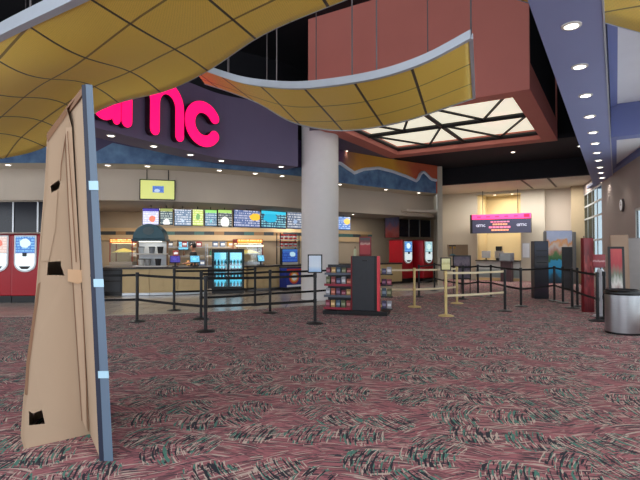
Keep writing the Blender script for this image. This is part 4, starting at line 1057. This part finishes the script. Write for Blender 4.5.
# low blue chest with round emblem
p = hit(offset(MUR, 1.95), 294); a = hit(offset(MUR, 1.95), 302)-p; ra = math.atan2(a.y, a.x)
t = thing('chest_cooler', 'low blue chest cooler with a round red and white emblem at the counter front', 'cooler', (p.x, p.y, 0.006), ra)
MB().box(-.36, 0, 0, .36, .42, .1).build('plinth', black_plastic, t); MB().box(-.36, -.01, .1, .36, .42, .82).build('cabinet', M('blue_cabinet', (30, 52, 140), .4), t, bevel=.015); MB().box(-.37, -.02, .821, .37, .43, .86).build('lid', charcoal, t)
def disc(r, th, m, name, z, y): MB().cyl((0, y, z), (0, y-th, z), r, n=32).build(name, m, t)
disc(.25, .006, M('emblem_red', (216, 70, 50), .4), 'emblem', .48, -.0105); disc(.19, .006, M('emblem_orange', (236, 170, 80), .4), 'emblem_ring', .48, -.017); disc(.13, .006, M('emblem_white', (236, 236, 240), .4), 'emblem_centre', .48, -.0235)
MB().box(-.36, -.018, .12, .36, -.0105, .19).build('white_stripe', paper, t); MB().box(-.36, -.018, .73, .36, -.0105, .79).build('red_stripe', M('stripe_red', (200, 60, 50), .4), t)
# two-door drinks cooler
fp_ = fl(228, 293.5); t = thing('drinks_cooler', 'black two-door glass drinks cooler glowing cyan in front of the counter', 'cooler', (fp_.x, fp_.y, .006), math.radians(10))
cw, ch = .55, at(228, 249, fp_.y).z
MB().box(-cw, .02, 0, cw, .6, .12).build('plinth', black_plastic, t); 
b = MB(); b.box(-cw, .0, .12, -cw+.05, .6, ch); b.box(cw-.05, 0, .12, cw, .6, ch); b.box(-cw+.05, .55, .12, cw-.05, .6, ch); b.box(-cw+.05, 0, ch-.1, cw-.05, .55, ch); b.box(-cw+.05, 0, .12, cw-.05, .55, .2); b.box(-.03, 0, .2, .03, .55, ch-.1); b.box(-cw+.05, .001, .76, -.03, .03, .86); b.box(.03, .001, .76, cw-.05, .03, .86); b.build('cabinet', black_plastic, t, bevel=.006)
MB().box(-cw+.06, .5, .21, cw-.06, .545, ch-.11).build('lit_back', E('cooler_glow', (96, 200, 222), 1.4, base=(150, 210, 220)), t)
for s in (-1, 1):
    x0_, x1_ = (-cw+.055, -.035) if s < 0 else (.035, cw-.055)
    dr = MB(); dr.box(x0_, -.03, .2, x0_+.03, -.002, ch-.1); dr.box(x1_-.03, -.03, .2, x1_, -.002, ch-.1); dr.box(x0_+.03, -.03, .2, x1_-.03, -.002, .23); dr.box(x0_+.03, -.03, ch-.13, x1_-.03, -.002, ch-.1)
    do = dr.build('door', black_plastic, t); MB().box(x0_+.031, -.02, .231, x1_-.031, -.012, ch-.131).build('door_glass', glass_m, do)
    hx = -.06 if s < 0 else .06; MB().box(hx-.012, -.06, .6, hx+.012, -.031, 1.0).build('handle', alu, do)
    for z in (.5, .72, .95): MB().box(x0_+.02, .06, z, x1_-.02, .48, z+.02).build('shelf', wire_white, t)
bc = [(90, 190, 215), (230, 240, 240), (40, 110, 160), (120, 210, 190)]
bproto = [None]*4
for s in (-1, 1):
    for zi, z in enumerate((.2, .52, .74, .97)):
        for i in range(4):
            ci = random.randrange(4); x = s*(.1+.115*i); q = Vector(t.location)+Matrix.Rotation(math.radians(10), 3, 'Z') @ Vector((x, .2, z+.002))
            lab = '%s bottle from the middle behind the %s cooler door on its %s level' % (ORD[i], 'left' if s < 0 else 'right', ['bottom', 'second', 'third', 'top'][zi])
            if bproto[ci] is None:
                o = thing('drink_bottle', lab, 'bottle', tuple(q), 0, 'bottles in the drinks cooler')
                MB().lathe([(.0001, 0), (.036, 0), (.036, .12), (.014, .16), (.014, .18), (.0001, .18)], 14).build('bottle', M('drink_colour_%d' % ci, bc[ci], .25), o, smooth=True); MB().lathe([(.0001, .181), (.016, .181), (.016, .195), (.0001, .195)], 12).build('cap', wire_white, o)
                bproto[ci] = o
            else: dup(bproto[ci], tuple(q), 0, lab)

# ---------------------------------------------------------------- candy rack in front of the column
r0 = fl(365, 315)
t = thing('candy_rack', 'black candy rack with a red-edged end panel and stepped shelves', 'rack', tuple(r0), math.radians(-14))
MB().box(-.62, -.10, .0, .52, .75, .10).build('plinth', black_plastic, t, bevel=.01)
MB().box(-.30, .0, .10, .22, .12, 1.36).build('end_panel', charcoal, t, bevel=.006)
MB().box(.2201, -.004, .10, .28, .16, 1.36).build('side_panel', black_plastic, t)
MB().box(.2801, -.01, .10, .34, .14, 1.36).build('red_edge', M('red_edge_strip', (226, 66, 76), .4), t)
MB().box(-.33, -.006, .10, -.3001, .1, 1.36).build('red_edge', red_dark, t)
MB().box(-.06, -.02, 1.24, .06, -.001, 1.27).build('pull_slot', black_plastic, t)
MB().box(-.95, .3, .101, .30, .34, 1.15).build('back_panel', charcoal, t)
for z, dpt in ((.12, .42), (.40, .36), (.66, .32), (.92, .28)):
    MB().box(-.98, .3-dpt*.75, z, -.335, .299, z+.025).build('shelf', black_metal, t)
    MB().box(-.98, .3-dpt*.75-.012, z-.01, -.335, .3-dpt*.75-.001, z+.045).build('price_rail', M('price_rail_%d' % int(z*100), (150, 40, 60) if z in (.66, .12) else (90, 96, 110), .4), t)
    MB().box(.345, .13, z, .62, .299, z+.025).build('shelf', black_metal, t)
MB().box(-.98, -.1, .0, -.621, .75, .09).build('plinth', black_plastic, t)
Rz = Matrix.Rotation(math.radians(-14), 3, 'Z')
pc = [(120, 50, 66), (66, 66, 96), (170, 136, 84), (150, 150, 156), (62, 82, 100), (160, 84, 64), (92, 96, 66), (76, 48, 76), (130, 60, 60)]
pn = ['magenta', 'indigo', 'amber', 'silver', 'steel blue', 'orange', 'olive', 'plum', 'brick red']
sp_ = {}
for zi, (z, dpt) in enumerate(((.147, .42), (.427, .36), (.687, .32), (.947, .28))):
    for side, xs in ((0, [-.9+.125*i for i in range(5)]), (1, [.42, .54])):
        for i, x in enumerate(xs):
            ci = (i*2+zi*3+side) % 9; y = .3-dpt*.45 if side == 0 else .21
            q = r0+Rz @ Vector((x, y, z))
            lab = '%s snack box, %s on the %s candy rack shelf%s' % (pn[ci], ORD[i], ['lowest', 'second', 'third', 'top'][zi], ' from its left end' if side == 0 else ' right of the end panel')
            if ci not in sp_:
                o = thing('snack_box', lab, 'snack', tuple(q), math.radians(-14), 'snack boxes on the candy rack')
                MB().box(-.052, -.035, 0, .052, .035, .17).build('carton', M('snack_colour_%d' % ci, pc[ci], .4, vary=.15, scale=14), o, bevel=.004)
                MB().box(-.04, -.0395, .05, .04, -.0355, .11).build('printed_label', M('snack_label_%d' % ci, tuple(min(255, c+70) for c in pc[ci]), .5), o)
                sp_[ci] = o
            else: dup(sp_[ci], tuple(q), math.radians(-14+random.uniform(-7, 7)), lab).scale = (1, 1, random.uniform(.72, 1.12))
q = r0+Rz @ Vector((0.0, .03, 1.362))
o = thing('counter_display', 'small red framed sign box on top of the candy rack', 'sign', tuple(q), math.radians(-14))
MB().box(-.14, 0, 0, .14, .1, .45).build('frame', red_dark, o, bevel=.008); MB().box(-.115, -.008, .04, .115, -.001, .42).build('printed_face', poster('red_sign_face', [(0, (150, 26, 36)), (.55, (170, 36, 44)), (.62, (196, 150, 140)), (.75, (110, 40, 40)), (.95, (60, 60, 60))], 6, warp=.1), o)
q = r0+Rz @ Vector((-.24, .06, 1.362)); o = thing('hand_sanitiser', 'pale pump bottle beside the red sign on the candy rack', 'bottle', tuple(q))
MB().lathe([(.0001, 0), (.035, 0), (.035, .14), (.015, .17), (.0001, .17)], 16).build('bottle', M('pale_green_plastic', (190, 196, 160), .4), o, smooth=True); MB().cyl((0, 0, .17), (0, 0, .22), .01, n=8).build('pump', black_plastic, o)
# ---------------------------------------------------------------- box office
tm = (tn0+tn1)/2
m0 = far(tm); fa = math.atan2(RX.y, RX.x)
# banner
pa, pb = at(470, 222, 23.6), at(531, 225, 22.2); d = (pb-pa).xy; w = d.length; mid = (pa+pb)/2
zb1 = at(500, 233, mid.y).z; zt1 = at(500, 214, mid.y).z; hh = zt1-zb1
t = thing('hanging_sign', 'black box office banner with a hot pink top strip and white lettering', 'sign', (mid.x, mid.y, zb1), math.atan2(d.y, d.x))
MB().box(-w/2, 0, 0, w/2, .3, hh).build('sign_box', black_plastic, t, bevel=.01)
MB().box(-w/2+.12, -.012, 0, w/2, -.001, hh*.72).build('dark_face', E('banner_face', (52, 52, 72), .55), t)
MB().box(-w/2+.1, -.016, hh*.74, w/2, -.001, hh).build('pink_strip', E('banner_strip', (255, 60, 120), 1.1), t)
MB().box(w/2-.3, -.022, hh*.8, w/2-.06, -.0165, hh*.96).build('red_tab', E('banner_tab', (196, 14, 60), 1.0), t)
for i in range(5): MB().box(-w/2+.35+i*.42, -.022, hh*.84, -w/2+.52+i*.42, -.0165, hh*.9).build('strip_text', E('banner_text_%d' % i, (200, 30, 80), 1.0), t)
wl = E('banner_letters', (170, 170, 186), .7)
for cx in (-w*.31, w*.36):
    lm_ = MB(); dump = MB()
    def ltr(paths, ox, sc):
        for pth, r, cl in paths: stroke(lm_, dump, [(ox+a*sc, hh*.34+b*sc) for a, b in pth], r*sc, -.05, .3, cl)
    sc = .115
    ltr([(arc(.5, .5, .375, 0, 360, 20)[:-1], .12, True), ([(.875, 0), (.875, 1.0)], .12, False)], cx-.23, sc)
    ltr([([(.125, 0), (.125, 1.0)], .12, False), (arc(.5, .625, .375, 180, 0, 10)+[(.875, 0)], .12, False), (arc(1.25, .625, .375, 180, 0, 10)+[(1.625, 0)], .12, False)], cx-.105, sc)
    ltr([(arc(.5, .5, .375, 42, 318, 18), .12, False)], cx+.11, sc)
    lm_.build('amc_lettering', wl, t)
og = [E('banner_orange', (236, 150, 110), .8), E('banner_rose', (214, 110, 140), .8)]
for k, (xa, xb, za, zb_) in enumerate(((-.38, .42, .12, .2), (-.5, .5, .26, .36), (-.32, .36, .42, .5), (-.42, .46, .56, .62))):
    for j in range(6):
        x0_ = xa+(xb-xa)*j/6; MB().box(x0_+.012, -.022, hh*za, x0_+(xb-xa)/6-.012, -.0125, hh*zb_).build('banner_word', og[k % 2], t)
for s in (-.8, .8): MB().cyl((s, .15, hh), (s, .15, 4.38-zb1), .014, n=8).build('hanger_rod', black_metal, t)
# counter in the niche and what stands on it
t = thing('box_office_counter', 'pale grey box office counter below the banner', 'counter', (m0.x, m0.y, 0), fa)
w = (tn1-tn0)-.04
MB().box(-w/2, -.30, .006, w/2, .35, .95).build('body', M('pale_counter', (176, 178, 176), .4), t, bevel=.01); MB().box(-w/2-.02, -.36, .951, w/2+.02, .4, 1.0).build('top', wood_top, t); MB().box(-w/2, -.32, .18, w/2, -.301, .55).build('front_panel', M('grey_green_panel', (130, 140, 140), .4), t); MB().box(-w/2, -.315, .006, w/2, -.301, .14).build('kick_strip', tan, t)
def bo(px, off=-.02): tt = far_t(px); return far(tt)+Vector((AX.x, AX.y))*off
def monitor(px, label, m, w=.42, h=.36):
    p = bo(px); t = thing('counter_monitor', label, 'monitor', (p.x, p.y, 1.0), fa, 'monitors on the box office counter')
    MB().box(-.1, -.06, 0, .1, .12, .02).build('foot', black_plastic, t); MB().box(-.03, .02, .02, .03, .06, .12).build('stem', black_plastic, t); MB().box(-w/2, 0, .1, w/2, .05, .1+h).build('back_shell', m, t, bevel=.01); MB().box(-w/2+.02, .0501, .12, w/2-.02, .056, .08+h).build('screen', charcoal, t)
monitor(486, 'white backed monitor at the left of the box office counter', paper); monitor(499, 'white backed monitor in the middle of the box office counter', wire_white)
p = bo(497.5, .25); t = thing('receipt_printer', 'black boxy device behind the middle box office monitor', 'printer', (p.x, p.y, 1.0), fa)
MB().box(-.13, 0, 0, .13, .2, .5).build('stand', charcoal, t); MB().box(-.14, -.01, .501, .14, .22, .68).build('head', black_plastic, t, bevel=.01)
p = bo(509, -.85); t = thing('ticket_kiosk', 'grey self-service ticket kiosk right of the box office monitors', 'kiosk', (p.x, p.y, 0), fa-.2)
MB().box(-.26, 0, 0, .26, .26, .95).build('pedestal', M('dark_maroon_panel', (76, 58, 66), .4), t, bevel=.01); MB().box(-.3, -.05, .951, .3, .28, 1.36).build('head', M('kiosk_grey', (112, 116, 124), .35), t, bevel=.02); MB().box(-.24, -.06, 1.0, .24, -.0505, 1.3).build('screen', M('kiosk_screen', (140, 150, 156), .15), t)
p = bo(526, -.03); t = thing('wall_notice', 'small pale framed notice on the cream wall right of the box office', 'notice', (p.x, p.y, 1.62-.5), fa)
MB().box(-.17, 0, 0, .17, .025, .72).build('frame', alu, t); MB().box(-.145, -.006, .025, .145, -.001, .695).build('sheet', paper, t)
# booth window left of the box office
tq = (tw0+tw1)/2; p = far(tq)-Vector((AX.x, AX.y))*.02
t = thing('hanging_garland', 'dark teal and gold ornament hanging in the small booth opening', 'decoration', (p.x-.22, p.y+.12, 1.2), fa)
MB().box(-.18, 0, .5, .18, .03, .55).build('header_bar', black_plastic, t); MB().cyl((0, .015, .1), (0, .015, .499), .012, n=8).build('stem', black_plastic, t)
for x in (-.1, .1): MB().lathe([(.0001, 0), (.05, .04), (.06, .08), (.02, .13), (.0001, .14)], 12, (x, .015, .35)).build('gold_bell', M('gold_bell_%d' % (x > 0), (180, 140, 50), .35, .7), t, smooth=True)
MB().lathe([(.0001, 0), (.17, 0), (.17, .04), (.05, .1), (.0001, .1)], 16, (0, .015, 0)).build('teal_tray', teal, t, smooth=True)
ep = fl(462, 294); t = thing('poster_easel', 'black framed easel with a dark purple poster by the booth opening', 'poster', tuple(ep), math.radians(-12))
m = MB(); ew = .30
m.box(-ew, 0, .5, -ew+.04, .04, 1.32); m.box(ew-.04, 0, .5, ew, .04, 1.32); m.box(-ew+.04, 0, 1.28, ew-.04, .04, 1.32); m.box(-ew+.04, 0, .5, ew-.04, .04, .54); m.build('frame', black_metal, t)
MB().box(-ew+.041, .012, .541, ew-.041, .03, 1.279).build('print', poster('purple_print', [(0, (70, 60, 80)), (.3, (110, 96, 110)), (.5, (56, 40, 66)), (.7, (120, 104, 118)), (1, (80, 70, 90))], 11, warp=.6), t)
for s in (-1, 1): MB().cyl((s*ew*.9, .02, 0), (s*ew*.9, .02, .5), .016, n=8).build('leg', black_metal, t)
MB().cyl((0, .4, 0), (0, .05, 1.1), .014, n=8).build('leg', black_metal, t)
# wall clock
cs = 7.7; p = rw(cs, .015)
t = thing('wall_clock', 'round dark rimmed clock with a pale face high on the right wall', 'clock', (p.x, p.y, at(624, 205, p.y).z), RWROT+PI)
n_ = Vector((-RWD.y, RWD.x)); t.rotation_euler = (0, 0, math.atan2(n_.y, n_.x)+PI/2)
MB().cyl((0, .01, 0), (0, -.05, 0), .2, n=36).build('rim', M('clock_rim', (60, 54, 56), .4), t); MB().cyl((0, -.0505, 0), (0, -.056, 0), .165, n=36).build('face', paper, t)
MB().box(-.008, -.062, -.01, .008, -.057, .11).build('hand', black_plastic, t); MB().box(-.01, -.068, -.008, .09, -.0625, .008).build('hand', black_plastic, t)

# ---------------------------------------------------------------- worker behind the counter
def skin_mesh(name, verts, edges, radii, mat, parent, sub=1, root=0):
    me = bpy.data.meshes.new(name); me.from_pydata(verts, edges, []); o = bpy.data.objects.new(name, me); C.objects.link(o)
    md = o.modifiers.new('skin', 'SKIN'); md.use_smooth_shade = True
    if not me.skin_vertices: me.attributes
    for i, r in enumerate(radii):
        sv = me.skin_vertices[0].data[i]; sv.radius = r if isinstance(r, tuple) else (r, r); sv.use_root = (i == root)
    o.modifiers.new('sub', 'SUBSURF').levels = sub; o.modifiers['sub'].render_levels = sub
    dg = bpy.context.evaluated_depsgraph_get(); dg.update()
    nm = bpy.data.meshes.new_from_object(o.evaluated_get(dg)); nm.name = name
    bpy.data.objects.remove(o); q = bpy.data.objects.new(name, nm); C.objects.link(q); nm.materials.clear(); nm.materials.append(mat)
    if parent: q.parent = parent
    return q
wp = hit(offset(MUR, 3.75), 193.5)
pr = thing('person', 'worker in black standing behind the counter at the cyan till, seen in profile', 'person', (wp.x, wp.y, .006), math.radians(-55))
V = [(0, 0, .93), (0, 0, 1.12), (0, 0, 1.32), (0, .01, 1.43), (0, -.01, 1.50), (0, -.025, 1.58), (0, -.02, 1.68),
     (.1, 0, .86), (.11, -.01, .49), (.11, .02, .09), (.11, -.12, .035), (-.1, 0, .86), (-.11, -.01, .49), (-.11, .02, .09), (-.11, -.12, .035),
     (.18, 0, 1.38), (.23, .03, 1.12), (.19, -.19, 1.02), (.17, -.26, 1.01), (-.18, 0, 1.38), (-.23, .03, 1.12), (-.19, -.19, 1.02), (-.17, -.26, 1.01)]
Ed = [(0, 1), (1, 2), (2, 3), (3, 4), (4, 5), (5, 6), (0, 7), (7, 8), (8, 9), (9, 10), (0, 11), (11, 12), (12, 13), (13, 14), (2, 15), (15, 16), (16, 17), (17, 18), (2, 19), (19, 20), (20, 21), (21, 22)]
Rr = [(.15, .11), (.135, .1), (.155, .105), (.06, .06), (.052, .052), (.078, .092), (.075, .09), .085, .058, .04, .04, .085, .058, .04, .04, .06, .045, .03, .036, .06, .045, .03, .036]
for s in (1, -1):
    hb = 18 if s > 0 else 22
    for k, (dx, L, up_) in enumerate(((-.026, .062, 0), (-.009, .072, 0), (.009, .068, 0), (.026, .054, 0), (-.045, .035, .01))):
        b0 = Vector(V[hb]); thumb = k == 4
        p1 = b0+(Vector((s*dx, -.045, .004)) if not thumb else Vector((-s*.035, -.012, .012)))
        p2 = p1+(Vector((s*dx*.15, -L*.55, -.006)) if not thumb else Vector((-s*.012, -.028, .002))); p3 = p2+Vector((0, -L*.3, -.022))
        i = len(V); V += [tuple(p1), tuple(p2), tuple(p3)]; Ed += [(hb, i), (i, i+1), (i+1, i+2)]; Rr += [.0095, .0088, .008]
body = skin_mesh('body', V, Ed, Rr, skin, pr, 1)
f = MB()
for s in (-1, 1): f.lathe([(.0001, -.012), (.009, -.006), (.011, 0), (.009, .006), (.0001, .012)], 10, (s*.03, -.108, 1.64))
f.build('eyes', M('eye_dark', (30, 26, 24), .3), pr, smooth=True)
f = MB(); f.add([(0, -.135, 1.6), (-.014, -.105, 1.595), (.014, -.105, 1.595), (0, -.105, 1.645)], [(0, 1, 2), (0, 2, 3), (0, 3, 1), (1, 3, 2)]); f.build('nose', skin, pr)
MB().box(-.022, -.112, 1.565, .022, -.1, 1.573).build('mouth', M('lip', (150, 84, 78), .5), pr)
for s in (-1, 1): MB().lathe([(.0001, -.03), (.012, -.02), (.014, .015), (.0001, .03)], 10, (s*.08, -.01, 1.62)).build('ear', skin, pr, smooth=True)
TV = V[:3]+[(0, .0, 1.42), V[15], V[16], (.215, -.04, 1.085), V[19], V[20], (-.215, -.04, 1.085), (0, 0, .86)]
skin_mesh('shirt', TV, [(0, 1), (1, 2), (2, 3), (2, 4), (4, 5), (5, 6), (2, 7), (7, 8), (8, 9), (0, 10)], [(.165, .125), (.15, .115), (.17, .12), (.07, .07), .075, .06, .052, .075, .06, .052, (.165, .125)], cloth_black, pr, 1)
skin_mesh('trousers', [(0, 0, .95), V[7], V[8], (.11, .02, .1), V[11], V[12], (-.11, .02, .1)], [(0, 1), (1, 2), (2, 3), (0, 4), (4, 5), (5, 6)], [(.155, .12), .1, .075, .065, .1, .075, .065], cloth_grey, pr, 1)
hr = MB(); hr.lathe([(.0001, .115), (.05, .105), (.085, .07), (.1, .02), (.1, -.03), (.094, -.06), (.08, -.075)], 22, (0, .005, 1.655)); ho = hr.build('hair', hair_m, pr, smooth=True)
cut = ho.data; bm = bmesh.new(); bm.from_mesh(cut)
bmesh.ops.delete(bm, geom=[f_ for f_ in bm.faces if f_.calc_center_median().y < -.06 and f_.calc_center_median().z < 1.685], context='FACES'); bm.to_mesh(cut); bm.free()
for s in (-1, 1): MB().box(s*.11-.045, -.17, 0, s*.11+.045, .08, .085).build('shoe', black_plastic, pr, bevel=.03)

# ---------------------------------------------------------------- light
w = bpy.data.worlds.new('daylight'); bpy.context.scene.world = w; w.use_nodes = True
nt = w.node_tree; bg = nt.nodes['Background']
bg.inputs[0].default_value = (.86, .93, 1.0, 1); bg.inputs[1].default_value = 2.0
def area(name, loc, rot, sx, sy, e, c=(1, 1, 1)):
    l = bpy.data.lights.new(name, 'AREA'); l.shape = 'RECTANGLE'; l.size = sx; l.size_y = sy; l.energy = e; l.color = c
    o = bpy.data.objects.new(name, l); C.objects.link(o); o.location = loc; o.rotation_euler = rot; return o
kp = [hit(offset(MUR, 3.6), x) for x in (125, 180, 235, 285, 360)]
kp[4] = hit(offset(MUR, 2.3), 372)
for k, p in enumerate(kp): area('kitchen_light', (p.x, p.y, 2.98), (0, 0, 0), 1.2, .5, 45 if k < 4 else 22, (1, .93, .84))
p = far(tm)+Vector((AX.x, AX.y))*1.3; area('niche_light', (p.x, p.y, 4.3), (0, 0, 0), 1.2, .5, 38, (1, .9, .72))
p = far(.3)-Vector((AX.x, AX.y))*1.6; area('entry_light', (p.x, p.y, 4.33), (0, 0, fa), 5.0, 1.0, 190, (1, .97, .93))
p = FLc+RX*WW*.5+AX*WL*.5; area('skylight_daylight', (p.x, p.y, zb+.38), (0, 0, AROT), 3.8, 3.6, 160, (.97, .98, 1))
p = rw(14.8, .1); a = area('near_window_fill', (p.x, p.y, 2.1), (PI/2, 0, math.atan2(n_.y, n_.x)+PI/2), 8.8, 3.5, 1150, (.94, .97, 1))  # fill lamp added out of view to brighten soffit and coffers
# ---------------------------------------------------------------- camera and view
cam = bpy.data.cameras.new('camera'); co = bpy.data.objects.new('camera', cam); C.objects.link(co)
co.location = (0, 0, CAM_H); co.rotation_euler = (PI/2+PITCH, 0, 0)
cam.sensor_width = 36; cam.lens = 36*FPX/640; cam.clip_start = .05; cam.clip_end = 200
sc = bpy.context.scene; sc.camera = co
sc.view_settings.view_transform = 'Standard'; sc.view_settings.look = 'None'; sc.view_settings.gamma = 1; sc.view_settings.use_curve_mapping = False
sc.view_settings.exposure = 0.3
